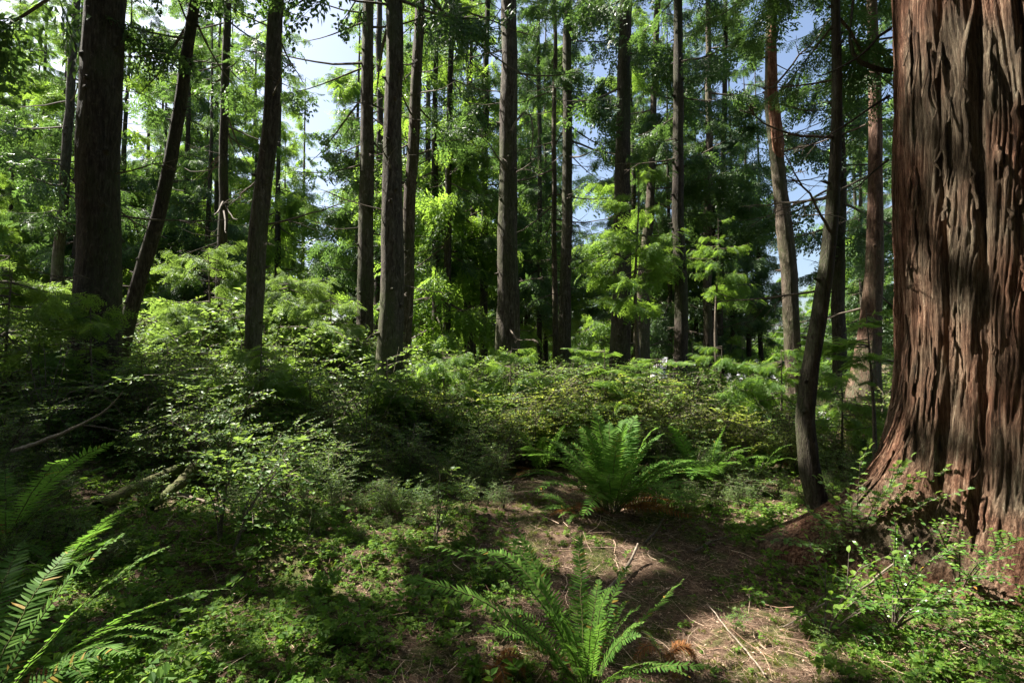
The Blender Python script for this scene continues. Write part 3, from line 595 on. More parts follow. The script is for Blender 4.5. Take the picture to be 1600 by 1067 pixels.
# keep trunks clear of the lit gap to the driveway
k &= ~((px > 1080) & (px < 1300) & (p[:, 1] > 10.5))
p = p[k]; px = px[k]; pos = np.stack([p[:, 0], p[:, 1], H(p[:, 0], p[:, 1]) - .02], 1)
hh = 1.27 * tall(px, 0) * r4.uniform(.55, 1.2, len(p)) * np.interp(p[:, 1] - front(px), [0, .8, 2], [.55, .8, 1.]) * (1 + np.interp(px, [500, 700], [.28, .05]) * np.clip(p[:, 1] - 8.5, 0, 4))
mb = MB(); scatter(mb, SH, pos, hh, r4); p = grid_pts(r4, 3.6, 8.2, .30, (-150, 1550)); px = 800 + p[:, 0] / p[:, 1] * F; fd = front(px); pathx = np.interp(p[:, 1], [2, 3.5, 5, 7.5], [1.35, 1.2, 1.0, .4])
k = (p[:, 1] > fd - 1.7) & (p[:, 1] < fd + .2) & (abs(p[:, 0] - pathx) > np.interp(p[:, 1], [3, 6, 8], [.9, .75, .3])) & (fbm(p[:, 0] * .9, p[:, 1] * .9, 61, 2) > .40) & ((p[:, 0] - 4.1) ** 2 + (p[:, 1] - 4.0) ** 2 > 1.9) & ~((px > 120) & (px < 370) & (p[:, 1] < 6.2) & (p[:, 1] > 4))
p = p[k]; px = px[k]; scatter(mb, SH, np.stack([p[:, 0], p[:, 1], H(p[:, 0], p[:, 1]) - .01], 1), r4.uniform(.22, .62, len(p)) * np.interp(p[:, 1] - front(px), [-1.7, 0], [.6, 1.2]), r4)
thk = build('undergrowth_thicket', mb, [M['shrub'], M['bark_twig']]); tag(thk, 'dense leafy undergrowth thicket filling the ground between the trunks', 'undergrowth', kind='stuff')
print('thicket shrubs', len(p))
SHC = [shrub_tmpl(r_, leaf=.06, lw=.6, nst=8, ntw=8, nl=7, spread=.5) for _ in range(3)]
# farther undergrowth, taller and sunlit
p = grid_pts(r4, 12.5, 26, 1.05, (-250, 1700)); px = 800 + p[:, 0] / p[:, 1] * F; k = ~((px > 1010) & (px < 1330)); p = p[k]; px = px[k]
pos = np.stack([p[:, 0], p[:, 1], H(p[:, 0], p[:, 1]) - .02], 1); mb = MB()
scatter(mb, SHC, pos, r4.uniform(1.3, 2.4, len(p)) * np.interp(px, [0, 600, 900, 1700], [1.15, 1.0, .75, .75]), r4); far_sh = build('distant_undergrowth', mb, [M['hemlock'], M['bark_twig']]); tag(far_sh, 'sunlit brush farther back between the trunks', 'undergrowth', kind='stuff')
# one dry yellowish bush beside the driveway
loc = np.array([8.9 * 1.15, 22.5, 0]); loc[2] = float(H(loc[0], loc[1])); mb = MB(); scatter(mb, SH, loc + r4.normal(0, .5, (9, 3)) * [1.3, .8, 0], r4.uniform(1.0, 1.5, 9), r4)
o = build('dry_shrub', mb, [M['drygrass'], M['bark_twig']], loc=loc); tag(o, 'yellow-brown dry bush at the edge of the pale driveway', 'bush')

# distinct shrubs in front of the thicket
LEAFY = [shrub_tmpl(r_, nst=5, ntw=8, nl=8, leaf=.055, lw=.62, spread=.4, droopy=.2) for _ in range(3)]
def shrub(label, px, py, h, seed, TL=LEAFY, mat='shrub', name='leafy_shrub', group='leafy shrubs at the edge of the clearing', n=1, spread=.0, zs=None, at=None):
    r = np.random.default_rng(seed); loc = G(px, py) if at is None else at; o_ = np.tile(loc, (n, 1)) + r.normal(0, 1, (n, 3)) * [spread, spread, 0]; mb = MB()
    scatter(mb, TL, o_, np.full(n, h) * r.uniform(.75, 1.1, n), r, tone=.1, zs=zs)
    V = mb; root = thing(name, label, 'shrub', loc, group); W, q, t_ = mb.arrays()
    for nm, sl, mt in (('foliage', 0, mat), ('stems', 1, 'bark_twig')):
        b2 = MB(); kq = q[2] == sl; kt = t_[2] == sl; b2.add(W, q[0][kq], t_[0][kt], q[1][kq], t_[1][kt]); build(nm, b2, M[mt], root, loc=loc, carve=lambda c: np.ones(len(c), bool))
shrub('airy small-leaved shrub catching the light left of centre', 370, 850, 1.15, 41, n=2, spread=.12)
shrub('small-leaved shrub right behind the airy lit one', 440, 785, 1.0, 42, n=2, spread=.15)
shrub('thin upright shrub with pale stem in front of the thicket at the centre', 680, 850, .75, 43)
shrub('bushy little shrub beside the thin pale-stemmed one', 600, 812, .5, 44, n=2, spread=.12)
shrub('low leafy shrub between the thin pale-stemmed one and the needle path', 745, 770, .55, 45, n=2, spread=.12)
shrub('low dark shrub at the foot of the bowed tree', 1215, 850, .24, 46, n=3, spread=.18)
shrub('leafy shrub growing against the left root of the giant cedar', 1335, 870, .42, 47, n=2, spread=.12)
shrub('small dark shrub on the left bank above the mossy logs', 195, 745, .7, 48, n=2, spread=.15)
shrub('tiny bright seedling at the right of the needle litter', 1150, 990, .22, 49, n=1)
shrub('tiny seedling beside the sunlit litter patch at the lower right', 1290, 1035, .20, 50, n=1)
shrub('small shrub behind the big fern, left side', 800, 705, .6, 51, n=2, spread=.2)
shrub('small shrub in the shade left of the lit one', 250, 800, .6, 52, n=2, spread=.2)

# yellow-green bushes standing in the full sun, leaf colour lightened to look sunlit
M['sunny'] = leaf_mat('sunlit_yellow_green_leaf', (.06, .10, .02), (.11, .16, .03), (.18, .22, .05), (.34, .40, .05), .5, .5, .3)
for (lab, px, d, h, k_s) in [('yellow-green bush in full sun right behind the largest fern', 985, 7.0, 1.45, 81), ('yellow-green bush in full sun left of the largest fern', 885, 7.6, 1.35, 82), ('tall yellow-green bush below the sky gap', 925, 8.2, 1.75, 83),
    ('yellow-green bush in front of the straight dark trunk beside the roof', 1045, 7.8, 1.35, 84), ('yellow-green bush behind the right-hand fern', 1110, 7.3, 1.2, 85), ('small yellow-green bush left of the bowed tree', 1205, 7.2, 1.0, 86),
    ('yellow-green bush between the bowed tree and the flared cedar', 1310, 7.3, 1.15, 87), ('half-sunlit yellow-green bush below the centre trunk', 790, 7.9, 1.4, 88), ('half-sunlit yellow-green bush below the close trio', 640, 7.6, 1.35, 89)]:
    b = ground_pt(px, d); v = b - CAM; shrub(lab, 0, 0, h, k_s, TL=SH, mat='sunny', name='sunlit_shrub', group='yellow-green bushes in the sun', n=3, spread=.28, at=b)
# glossy arching evergreen huckleberry at the foot of the giant cedar, each spray placed
def arching(label, base, tips, mat='glossy', leaf=.035, lw=.5, name='evergreen_shrub', step=.017, group=None, seed=0, serr=False):
    r = np.random.default_rng(seed); root = thing(name, label, 'shrub', base, group); L0 = np.array(base)
    for e, arch in tips:
        b = L0; md = (b + e) / 2 + np.array([0, 0, arch]); n = 10; q = np.linspace(0, 1, n)[:, None]; c = b * (1 - q) ** 2 + 2 * q * (1 - q) * md + q * q * e
        mb = MB(); lb = MB(); tube(mb, c, np.linspace(.006, .0018, n), 5, m=0)
        twigs = [(c, .25)]
        for _ in range(int(4 + r.integers(0, 4))):
            k = r.integers(3, n - 1); dd = (c[k] - c[k - 1]); dd /= np.linalg.norm(dd); s = np.cross(dd, [0, 0, 1.]) * r.choice([-1, 1]); tl = r.uniform(.10, .26); w = c[k] + (dd * .8 + s * .7 + np.array([0, 0, r.uniform(-.1, .3)])) * tl * np.linspace(0, 1, 6)[:, None]
            tube(mb, w, np.linspace(.003, .001, 6), 4, m=0); twigs.append((w, .05))
        for w, t0 in twigs:
            seglen = np.linalg.norm(np.diff(w, axis=0), axis=1).sum(); k = max(4, int(seglen * (1 - t0) / step)); t = np.linspace(t0, 1, k); x = np.linspace(0, 1, len(w))
            pp = np.stack([np.interp(t, x, w[:, a]) for a in range(3)], 1); dd = np.gradient(pp, axis=0); dd /= np.linalg.norm(dd, axis=1, keepdims=True); s = np.cross(dd, [0, 0, 1.]); s /= np.linalg.norm(s, axis=1, keepdims=True)
            sg = np.where(np.arange(k) % 2, 1, -1)[:, None]; D = dd * .55 + s * sg + r.normal(0, .15, (k, 3)); D[-1] = dd[-1]; D[:, 2] -= .1
            ll = leaf * r.uniform(.7, 1.25, k)
            leaf6(lb, pp, D, np.tile([0, 0, 1.], (k, 1)) + r.normal(0, .3, (k, 3)), ll, ll * lw, r.uniform(.2, .9, k) + (t > .9) * r.choice([0, .12], k), serr)
        tw_o = build('stem', mb, M['bark_twig'], root, loc=L0, smooth=True); build('leaves', lb, M[mat], tw_o, loc=L0)
def leaf6(mb, p, d, up, L, W, tone, spiky=False):
    d = d / np.linalg.norm(d, axis=1, keepdims=True); s = np.cross(up, d); s /= np.linalg.norm(s, axis=1, keepdims=True); n = np.cross(d, s); L = L[:, None]; W = W[:, None]
    prof = [(0, .0, .0), (.25, .42, .06), (.6, .46, .05), (1.0, 0, -.08)] if not spiky else [(0, 0, 0), (.2, .5, .05), (.32, .3, .02), (.5, .6, .08), (.62, .34, .02), (.8, .42, .0), (1.0, 0, -.1)]
    rows = []
    for x, w, h in prof:
        c = p + d * L * x + n * L * h
        if w == 0: rows.append([c])
        else: rows.append([c - s * W * w + n * W * .12, c, c + s * W * w + n * W * .12])
    cols = [c for r_0 in rows for c in r_0]; k = len(p); V = np.stack(cols, 1).reshape(-1, 3); nv = len(cols)
    q = []; t = []; idx = []; a = 0
    for r_0 in rows: idx.append(list(range(a, a + len(r_0)))); a += len(r_0)
    for A, B in zip(idx[:-1], idx[1:]):
        if len(A) == 1: t += [(A[0], B[1], B[0]), (A[0], B[2], B[1])]
        elif len(B) == 1: t += [(A[0], A[1], B[0]), (A[1], A[2], B[0])]
        else: q += [(A[0], A[1], B[1], B[0]), (A[1], A[2], B[2], B[1])]
    off = (np.arange(k) * nv)[:, None, None]
    mb.add(V, (np.array(q)[None] + off).reshape(-1, 4), (np.array(t)[None] + off).reshape(-1, 3), qt=np.repeat(tone, len(q)), tt=np.repeat(tone, len(t)))
b = G(1395, 985)
arching('glossy evergreen shrub with arching reddish-tipped sprays before the giant cedar', b, [(P(x, y, dd), a) for x, y, dd, a in [(1592, 970, 2.9, .25), (1560, 905, 2.9, .22), (1480, 870, 3.0, .25), (1400, 830, 3.1, .18), (1340, 850, 3.1, .12), (1300, 905, 3.1, .12), (1440, 900, 2.8, .2), (1510, 945, 2.8, .2), (1350, 950, 2.7, .15), (1460, 960, 2.7, .15), (1330, 1000, 2.9, .1), (1540, 1020, 2.8, .1), (1420, 870, 3.2, .2)]], seed=3)
b = G(1500, 930)
arching('yellow-tipped evergreen shrub right beside the giant cedar trunk', b, [(P(x, y, dd), a) for x, y, dd, a in [(1592, 842, 3.0, .12), (1500, 830, 3.2, .1), (1545, 870, 3.0, .1), (1460, 815, 3.3, .1)]], seed=4)
b = G(1335, 870)
arching('holly-like shrub with spiny leaves in front of the cedar roots', b, [(P(x, y, dd), a) for x, y, dd, a in [(1500, 722, 3.7, .15), (1470, 775, 3.6, .1), (1345, 712, 3.9, .05), (1410, 730, 3.8, .1), (1300, 760, 4.0, .08), (1270, 800, 4.0, .05), (1380, 765, 3.7, .1), (1440, 742, 3.7, .12), (1330, 790, 3.8, .05), (1240, 850, 3.8, .06)]], mat='shrub', leaf=.055, lw=.62, name='holly_shrub', step=.034, seed=5, serr=True)
b = G(1290, 1000)
arching('sprawling low shrub among the twigs at the lower right', b, [(P(x, y, dd), a) for x, y, dd, a in [(1350, 880, 3.0, .1), (1290, 890, 3.1, .08), (1240, 940, 3.0, .05), (1390, 930, 2.9, .08), (1320, 945, 2.8, .05)]], mat='clover', leaf=.045, lw=.6, step=.035, seed=6)

# ------------------------------------------------------------------ sword ferns
def frond_mb(b, e, arch, width, npin=38, roll=0., seed=0, sag=.25, ang=14):
    r = np.random.default_rng(seed); md = (b + e) / 2 + np.asarray(arch); n = npin + 4; q = np.linspace(0, 1, n)[:, None]; c = b * (1 - q) ** 2 + 2 * q * (1 - q) * md + q * q * e
    T = np.gradient(c, axis=0); T /= np.linalg.norm(T, axis=1, keepdims=True); B = np.cross(T, [0, 0, 1.]); nb = np.linalg.norm(B, axis=1, keepdims=True); B /= np.maximum(nb, 1e-3)
    N = np.cross(B, T); cr, sr = math.cos(roll), math.sin(roll); B, N = B * cr + N * sr, N * cr - B * sr
    ln = np.linalg.norm(np.diff(c, axis=0), axis=1).sum(); sp = ln / n
    t = q[:, 0]; prof = np.interp(t, [0, .1, .16, .3, .5, .75, .92, 1], [0, 0, .55, .92, 1, .78, .38, .06]) * width
    mb = MB(); a = R(ang); V = []; Q = []; Tr = []; tn = []; t0_ = r.uniform(-.2, .2); brn = .02 if r.random() < .85 else .07
    wv = r.normal(0, .012, (n, 3)).cumsum(0) * ln * .35; c += wv * q
    for k in range(n):
        if prof[k] < .004: continue
        for sg in (-1, 1):
            if r.random() < .02: continue
            w = .88 * prof[k] * r.uniform(.78, 1.12) * (1 if r.random() > .03 else .5); aa = a + r.normal(0, .06) + .35 * t[k]; d = sg * B[k] * math.cos(aa) + T[k] * math.sin(aa) + N[k] * r.normal(.05, .07); dn = -np.array([0, 0, 1.]) * sag
            hw = sp * .40; tt = T[k]; p0 = c[k]; fo = N[k] * r.normal(0, .12) * hw * 2
            s1 = p0 + d * w * .12; s2 = p0 + d * w * .5 + dn * w * .10; s3 = p0 + d * w * .82 + dn * w * .28; s4 = p0 + d * w + dn * w * .42 + tt * hw * .6
            i0 = len(V); V += [s1 - tt * hw * .8, s1 + tt * hw * 1.15 + fo, s2 - tt * hw * .75, s2 + tt * hw * .8 + fo, s3 - tt * hw * .42, s3 + tt * hw * .5 + fo, s4, p0 + d * w * .0]
            Q += [(i0, i0 + 1, i0 + 3, i0 + 2), (i0 + 2, i0 + 3, i0 + 5, i0 + 4)]; Tr += [(i0 + 4, i0 + 5, i0 + 6), (i0 + 7, i0 + 1, i0)]; tn.append(np.clip(r.uniform(.1, .8) + t0_, 0, .92) if r.random() > brn * (.3 + t[k]) else 1.0)
    tn = np.array(tn); mb.add(np.array(V), Q, Tr, qt=np.repeat(tn, 2), tt=np.repeat(tn, 2))
    st = MB()
    tube(st, c, np.linspace(.0045, .0012, n) * max(.7, ln), 5, m=0)
    return mb, st
FERN_STEM = M['moss']
def frond(root, L0, b, e, arch, width, npin=38, roll=0., seed=0, mat='sword', sag=.25, **k):
    if np.isscalar(arch): arch = np.array([0, 0, arch])
    mb, st = frond_mb(np.asarray(b), np.asarray(e), arch, width, npin, roll, seed, sag, **k)
    f = build('frond', mb, M[mat], root, loc=L0)
    build('frond_stem', st, FERN_STEM if mat != 'dead' else M['bark_twig'], f, loc=L0, smooth=True)
    if mat == 'dead': f['label'] = 'withered brown frond'
def fern(label, base, n, Ln, seed, el=(30, 75), dead=2, az=(0, 360), npin=34, width=.095, group='sword ferns on the forest floor', fixed=None):
    r = np.random.default_rng(seed); L0 = np.array(base); root = thing('sword_fern', label, 'fern', L0, group)
    for k in range(n):
        a = R(az[0] + (az[1] - az[0]) * (k + r.uniform(-.4, .4)) / n); l = Ln * r.uniform(.75, 1.1); v = R(r.uniform(*el)); h = np.array([math.cos(a), math.sin(a), 0])
        e = L0 + h * l * math.cos(v) * 1.1 + np.array([0, 0, l * math.sin(v) * .8]); arch = h * (-l * .06) + np.array([0, 0, l * .34]) * (1.25 - math.sin(v) * .6)
        frond(root, L0, L0 + h * .07 * l + [0, 0, .01], e, arch, width * l / .9 * r.uniform(.85, 1.15), npin, r.normal(0, .25), seed * 100 + k)
    for k in range(dead):
        a = r.uniform(0, 6.28); h = np.array([math.cos(a), math.sin(a), 0]); e = L0 + h * Ln * .7 + [0, 0, .03]
        frond(root, L0, L0 + [0, 0, .02], e, .18, width * .7, 26, r.normal(0, .5), seed * 100 + 50 + k, 'dead', sag=.5)
    for (e, arch, w, *rest) in (fixed or []):
        frond(root, L0, L0 + [0, 0, .02], e, arch, w, rest[0] if rest else 42, rest[1] if len(rest) > 1 else 0, seed * 100 + 80 + len(root.children), rest[2] if len(rest) > 2 else 'sword')
    return root
up = lambda a, x=0, y=0: np.array([x, y, a])
# foreground centre fern
b = G(915, 1085)
fern('bright sword fern in the centre foreground with long separate fronds', b, 24, .6, 61, (30, 82), 3, width=.085, npin=34, fixed=[
    (P(800, 815, 3.2), up(.12, -.05), .085, 46), (P(815, 835, 2.9), up(.10, .0), .08, 44, .3), (P(662, 868, 2.55), up(.46, .10), .10, 50, -.1), (P(632, 908, 2.35), up(.30, -.05), .09, 46, .2), (P(720, 850, 2.9), up(.4, .1), .08, 46, .1), (P(740, 985, 2.3), up(.2, 0), .08, 36, .1), (P(900, 830, 2.9), up(.2, 0), .07, 44, .1), (P(780, 830, 3.0), up(.15, .05), .06, 40, .4),
    (P(1075, 915, 2.9), up(.16, .06), .07, 44, .5), (P(1130, 1050, 2.3), up(.14, .08), .06, 36), (P(990, 880, 2.8), up(.2), .06, 36, .2)])
# left foreground fern
b = P(-60, 1010, 2.0); b[2] = float(H(b[0], b[1]))
fern('large sword fern at the left edge with two sunlit fronds arching right', b, 5, .6, 62, (10, 45), 1, width=.12, npin=34, az=(-20, 200), fixed=[
    (P(208, 828, 2.35), up(.30, -.05, .1), .08, 52, -.1), (P(255, 852, 2.25), up(.34, .12, -.05), .075, 52, .1), (P(120, 870, 2.5), up(.28), .10, 48), (P(40, 850, 2.6), up(.25), .10, 46)])
b = G(70, 1060)
fern('low shaded sword fern sprawling in the bottom left corner', b, 6, .5, 63, (15, 50), 2, width=.12, npin=30, fixed=[(P(350, 935, 2.5), up(.22), .06, 44, .3), (P(280, 985, 2.4), up(.25), .06, 40, .2), (P(200, 1030, 2.2), up(.15), .09, 36), (P(150, 1060, 2.0), up(.15), .08, 34)])
b = G(10, 850)
fern('sword fern on the left bank with a broad frond standing against the dark thicket', b, 8, .8, 64, (25, 65), 1, width=.12, npin=34, fixed=[(P(176, 683, 4.3), up(.22, -.1), .16, 40, .6), (P(215, 727, 4.0), up(.30), .08, 42), (P(120, 715, 3.8), up(.28), .12, 42, .1)])
b = G(95, 900)
fern('blue-green shaded frond clump below the mossy logs', b, 4, .55, 65, (10, 35), 1, width=.12, npin=30, fixed=[(P(212, 790, 3.7), up(.16), .13, 40, .1), (P(180, 812, 3.4), up(.14), .13, 40, -.1), (P(230, 830, 3.3), up(.1), .10, 36)])
# big fern centre right
fern('largest sword fern, tall dense clump on the far side of the needle path', G(955, 800), 52, 1.18, 66, (20, 83), 7, width=.13, npin=36)
fern('sword fern right behind the largest one, half in sun', G(1100, 760), 22, 1.0, 67, (18, 78), 3, width=.12, npin=32)
fern('ragged small fern with pale drooping fronds at the foot of the largest one', G(905, 812), 7, .45, 68, (5, 40), 3, az=(150, 300), width=.12, npin=26)
fern('sword fern peeking out of the thicket below the centre trunk', ground_pt(845, 7.2), 13, .95, 69, (35, 75), 2, width=.11, npin=28)
fern('small sword fern in the dark below the close trio', ground_pt(715, 6.9), 9, .75, 70, (25, 65), 1, width=.12, npin=28)
fern('pale sword fern in front of the flared cedar', G(1330, 720), 12, .75, 71, (30, 75), 1, width=.11, npin=28)
fern('small sword fern in the shade on the right of the path', G(1200, 735), 8, .5, 72, (20, 60), 2, width=.11, npin=26)
fern('young fern with arching fronds in the sunlit brush left of the bowed tree', ground_pt(1175, 6.8), 10, .7, 73, (30, 75), 1, width=.11, npin=28)
fern('withered brown fern at the lower right of the foreground fern', G(1040, 1040), 1, .25, 74, (10, 30), 6, width=.12, npin=24)
fern('withered brown fern left of the foreground fern', G(770, 1062), 1, .25, 75, (10, 30), 6, width=.12, npin=24)

# ------------------------------------------------------------------ ground cover, litter and twigs (stuff)
r5 = np.random.default_rng(9)
def cover_density(x, y):
    px = 800 + x / y * F; path = np.exp(-((x - np.interp(y, [2, 3.5, 5, 7.5], [1.35, 1.1, .85, .5])) / np.interp(y, [2, 5, 8], [.75, .9, 1.3])) ** 2)
    return np.clip(fbm(x * 1.6 + 3, y * 1.6, 21, 3) * 1.9 - .30 - path * 1.05 + .35 * (px < 620), 0, 1)
def near_pts(n, ymin=1.7, ymax=9.5):
    u_ = r5.random(n); y = ymin * (ymax / ymin) ** u_; x = y * r5.uniform(-1.12, 1.15, n); return x, y
def clover_t(r, n=3):
    mb = MB(); nn = r.integers(4, 8)
    P_ = []; D_ = []
    for k in range(nn):
        a = r.uniform(0, 6.28); rr_ = r.uniform(0, .8); h = r.uniform(.3, 1.3); c = np.array([math.cos(a) * rr_, math.sin(a) * rr_, h]); a0 = r.uniform(0, 6.28)
        for j in range(3): P_.append(c); D_.append([math.cos(a0 + j * 2.09), math.sin(a0 + j * 2.09), r.uniform(-.35, .2)])
    P_ = np.array(P_); k = len(P_); leafdia(mb, P_, np.array(D_), np.tile([0, 0, 1.], (k, 1)) + r.normal(0, .3, (k, 3)), r.uniform(.6, 1.0, k), r.uniform(.5, .8, k), r.uniform(.1, .9, k), fold=.12); return tmpl(mb)
CL = [clover_t(r_) for _ in range(6)]
x, y = near_pts(30000); k = r5.random(len(x)) < cover_density(x, y) + .03; x = x[k]; y = y[k]
mb = MB(); scatter(mb, CL, np.stack([x, y, H(x, y) + .002], 1), r5.uniform(.012, .028, len(x)) * np.interp(y, [2, 8], [.85, 1.6]), r5, tilt=.15, tone=.15, zs=r5.uniform(.8, 2.2, len(x)))
x, y = near_pts(1500, 2.0, 8.5); k = r5.random(len(x)) < cover_density(x, y) * .55; x = x[k]; y = y[k]
LOWP = [shrub_tmpl(r_, nst=3, ntw=3, nl=5, leaf=.2, lw=.62, spread=.5, droopy=.2) for _ in range(4)]
scatter(mb, LOWP, np.stack([x, y, H(x, y)], 1), r5.uniform(.08, .26, len(x)), r5); 
gcov = build('ground_cover', mb, [M['clover'], M['bark_twig']]); tag(gcov, 'carpet of tiny three-leaved plants on the forest floor', 'ground cover', kind='stuff')
print('cover', len(x))
# moss tufts: short upright blades
bl = MB(); q = 26; a = r_.uniform(0, 6.28, q); D = np.stack([np.cos(a) * .5, np.sin(a) * .5, r_.uniform(.5, 1.2, q)], 1); leafdia(bl, np.stack([np.cos(a) * r_.uniform(0, .8, q), np.sin(a) * r_.uniform(0, .8, q), 0 * a], 1), D, np.tile([1., .3, 0], (q, 1)), r_.uniform(.5, 1, q), .12, r_.uniform(.2, .9, q)); BLD = [tmpl(bl)]
x, y = near_pts(14000, 1.7, 8); mden = np.clip(fbm(x * 1.1 + 30, y * 1.1, 33, 3) * 3 - 1.45, 0, 1) + np.exp(-((x + 1.55) / .75) ** 2 - ((y - 4.05) / .28) ** 2); k = r5.random(len(x)) < mden * .8; x = x[k]; y = y[k]
mb = MB(); scatter(mb, BLD, np.stack([x, y, H(x, y)], 1), r5.uniform(.015, .04, len(x)) * np.interp(y, [2, 8], [.8, 1.5]), r5); ms = build('moss', mb, leaf_mat('moss_blade', (.05, .06, .012), (.09, .11, .02), (.15, .16, .03), (.2, .24, .03), .3, .7, .2)); tag(ms, 'yellow-green moss on the humps of the forest floor', 'moss', kind='stuff')
# needle and twig litter
def twig_t(r, curved=.2, n=4):
    mb = MB(); q = np.linspace(-.5, .5, n); c = np.stack([q, curved * (q ** 2 - .08) + r.normal(0, .015, n), .06 * np.abs(r.normal(0, 1)) * (q + .5)], 1); tube(mb, c, np.linspace(.010, .005, n), 3, m=0, cap=False, tone=r.uniform(.1, .9)); return tmpl(mb)
TW = [twig_t(r_, r_.uniform(-.6, .6)) for _ in range(12)]
lit_mat = NT('litter'); a = lit_mat.n('ShaderNodeAttribute', attribute_name='tone'); c = lit_mat.ramp(a.outputs['Fac'], [(0, (.07, .038, .024)), (.5, (.24, .14, .09)), (1, (.58, .43, .31))]); M['litter'] = lit_mat.fin(lit_mat.pbr(c, .75, .3))
def flake_t(r):
    mb = MB(); k = 3; a = r.uniform(0, 6.28, k); leafdia(mb, r.normal(0, .5, (k, 3)) * [1, 1, .1] + [0, 0, .15], np.stack([np.cos(a), np.sin(a), r.normal(0, .3, k)], 1), np.tile([0, 0, 1.], (k, 1)) + r.normal(0, .5, (k, 3)), r.uniform(.6, 1.3, k), r.uniform(.3, .8, k), r.uniform(.0, 1, k)); return tmpl(mb)
FLK = [flake_t(r_) for _ in range(8)]
x, y = near_pts(14000); mb = MB(); scatter(mb, FLK, np.stack([x, y, H(x, y) + .004], 1), r5.uniform(.008, .022, len(x)) * np.interp(y, [2, 8], [.8, 1.5]), r5, tone=.3)
fk = build('bark_flakes', mb, M['litter']); tag(fk, 'bark flakes and dry leaf scraps strewn on the forest floor', 'litter', kind='stuff')
def litter(n, L, thick, ymin, ymax, name, label, lift=.004, dens=None, tilt=.18):
    x, y = near_pts(n, ymin, ymax)
    if dens is not None: k = r5.random(len(x)) < dens(x, y); x = x[k]; y = y[k]
    k = len(x); sc = L[0] * (L[1] / L[0]) ** r5.random(k) * np.interp(y, [2, 8], [.8, 1.5]); mb = MB(); a = r5.uniform(0, 6.283, k); X = np.stack([np.cos(a), np.sin(a), r5.normal(0, tilt, k)], 1)
    Mx = frames(X, np.tile([0, 0, 1.], (k, 1)) + r5.normal(0, .4, (k, 3)), sc); Mx[:, :, 2] *= thick; ch = r5.integers(0, 12, k); O = np.stack([x, y, H(x, y) + lift + abs(X[:, 2]) * sc * .5], 1)
    for c in range(12):
        q = ch == c
        if q.any(): inst(mb, TW[c], Mx[q], O[q], r5.uniform(-.35, .35, q.sum()))
    o = build(name, mb, M['litter']); tag(o, label, 'litter', kind='stuff')
litter(115000, (.025, .10), .9, 1.7, 9, 'needle_litter', 'brown needles and bark crumbs covering the path', dens=lambda x, y: 1.05 - .75 * cover_density(x, y))
litter(6500, (.06, .32), .6, 1.7, 9, 'fallen_twigs', 'thin fallen twigs lying all over the forest floor', .01, dens=lambda x, y: 1.0 - .5 * cover_density(x, y), tilt=.14)

# ------------------------------------------------------------------ logs and distinct fallen branches
def log(name, label, pts, rad, mat, cat='log', seg=20, twigs=0, seed=0, group=None):
    r = np.random.default_rng(seed); pts = np.array(pts); q = np.linspace(0, 1, len(pts)); n = 26 if seg > 8 else 14; t = np.linspace(0, 1, n); c = np.stack([np.interp(t, q, pts[:, k]) for k in range(3)], 1)
    for _ in range(2): c[1:-1] = (c[:-2] + c[1:-1] * 2 + c[2:]) / 4
    c += r.normal(0, .006 if seg > 8 else .003, c.shape); rr_ = np.interp(t, np.linspace(0, 1, len(rad)), rad) * r.uniform(.92, 1.08, n); L0 = c[0].copy(); mb = MB(); tube(mb, c, rr_, seg, m=0)
    mb.add(c[0] + np.zeros((1, 3)), None); 
    for _ in range(twigs):
        k = r.integers(2, n - 1); d = c[k] - c[k - 1]; d /= np.linalg.norm(d); d = d + np.array([r.normal(0, .6), r.normal(0, .4), abs(r.normal(0, .5))]); d /= np.linalg.norm(d); L = r.uniform(.08, .3); w = c[k] + d * L * np.linspace(0, 1, 5)[:, None] + r.normal(0, .006, (5, 3)); w[0] = c[k]; tube(mb, w, np.linspace(rr_[k] * .6, .001, 5), 5, m=0)
    o = build(name, mb, M[mat], loc=L0, smooth=True); tag(o, label, cat, group); return o
def gp(px, py, h=0): p_ = G(px, py); p_[2] += h; return p_
log('fallen_log', 'mossy fallen log on the left bank, the longer dark one', [gp(150, 800, .05), gp(230, 772, .12), gp(330, 745, .25)], [.05, .065, .07], 'moss', seed=1)
log('fallen_log', 'broken mossy log lying across the first, its end catching the sun', [gp(235, 800, .04), gp(285, 775, .16), gp(335, 750, .38)], [.035, .06, .07], 'moss', twigs=2, seed=2)
log('fallen_branch', 'pale curved branch on the ground right of the mossy logs', [gp(270, 775, .05), gp(320, 788, .03), gp(365, 806, .04)], [.018, .016, .01], 'bark_pale', 'branch', 7, 2, 3)
log('fallen_branch', 'long bare branch slanting across the dark thicket at the left', [P(20, 705, 5.0), P(85, 682, 4.9), P(130, 662, 4.8), P(168, 640, 4.75), P(192, 612, 4.7)], [.022, .017, .012, .008, .003], 'bark_pale', 'branch', 7, 0, 4)
log('fallen_branch', 'thin reddish side branch running right from the slanting bare branch', [P(130, 664, 4.79), P(165, 668, 4.8), P(200, 676, 4.85), P(255, 674, 4.9)], [.009, .007, .005, .002], 'bark_twig', 'branch', 6, 0, 5)
log('fallen_branch', 'knobbly forked stick lying on the needle litter right of the foreground fern', [gp(925, 940, .02), gp(960, 920, .04), gp(982, 895, .05), gp(997, 874, .12)], [.005, .009, .011, .009], 'bark_pale', 'branch', 8, 1, 6)
log('fallen_branch', 'small crooked stick at the top of the right litter patch', [gp(1008, 850, .01), gp(1025, 838, .05), gp(1040, 820, .10)], [.012, .01, .005], 'bark_twig', 'branch', 7, 2, 7)
log('fallen_branch', 'pale upright stick standing on the mossy hump', [gp(535, 902, .0), P(533, 880, 4.0), P(518, 852, 4.0)], [.012, .010, .006], 'bark_pale', 'branch', 7, 1, 8)
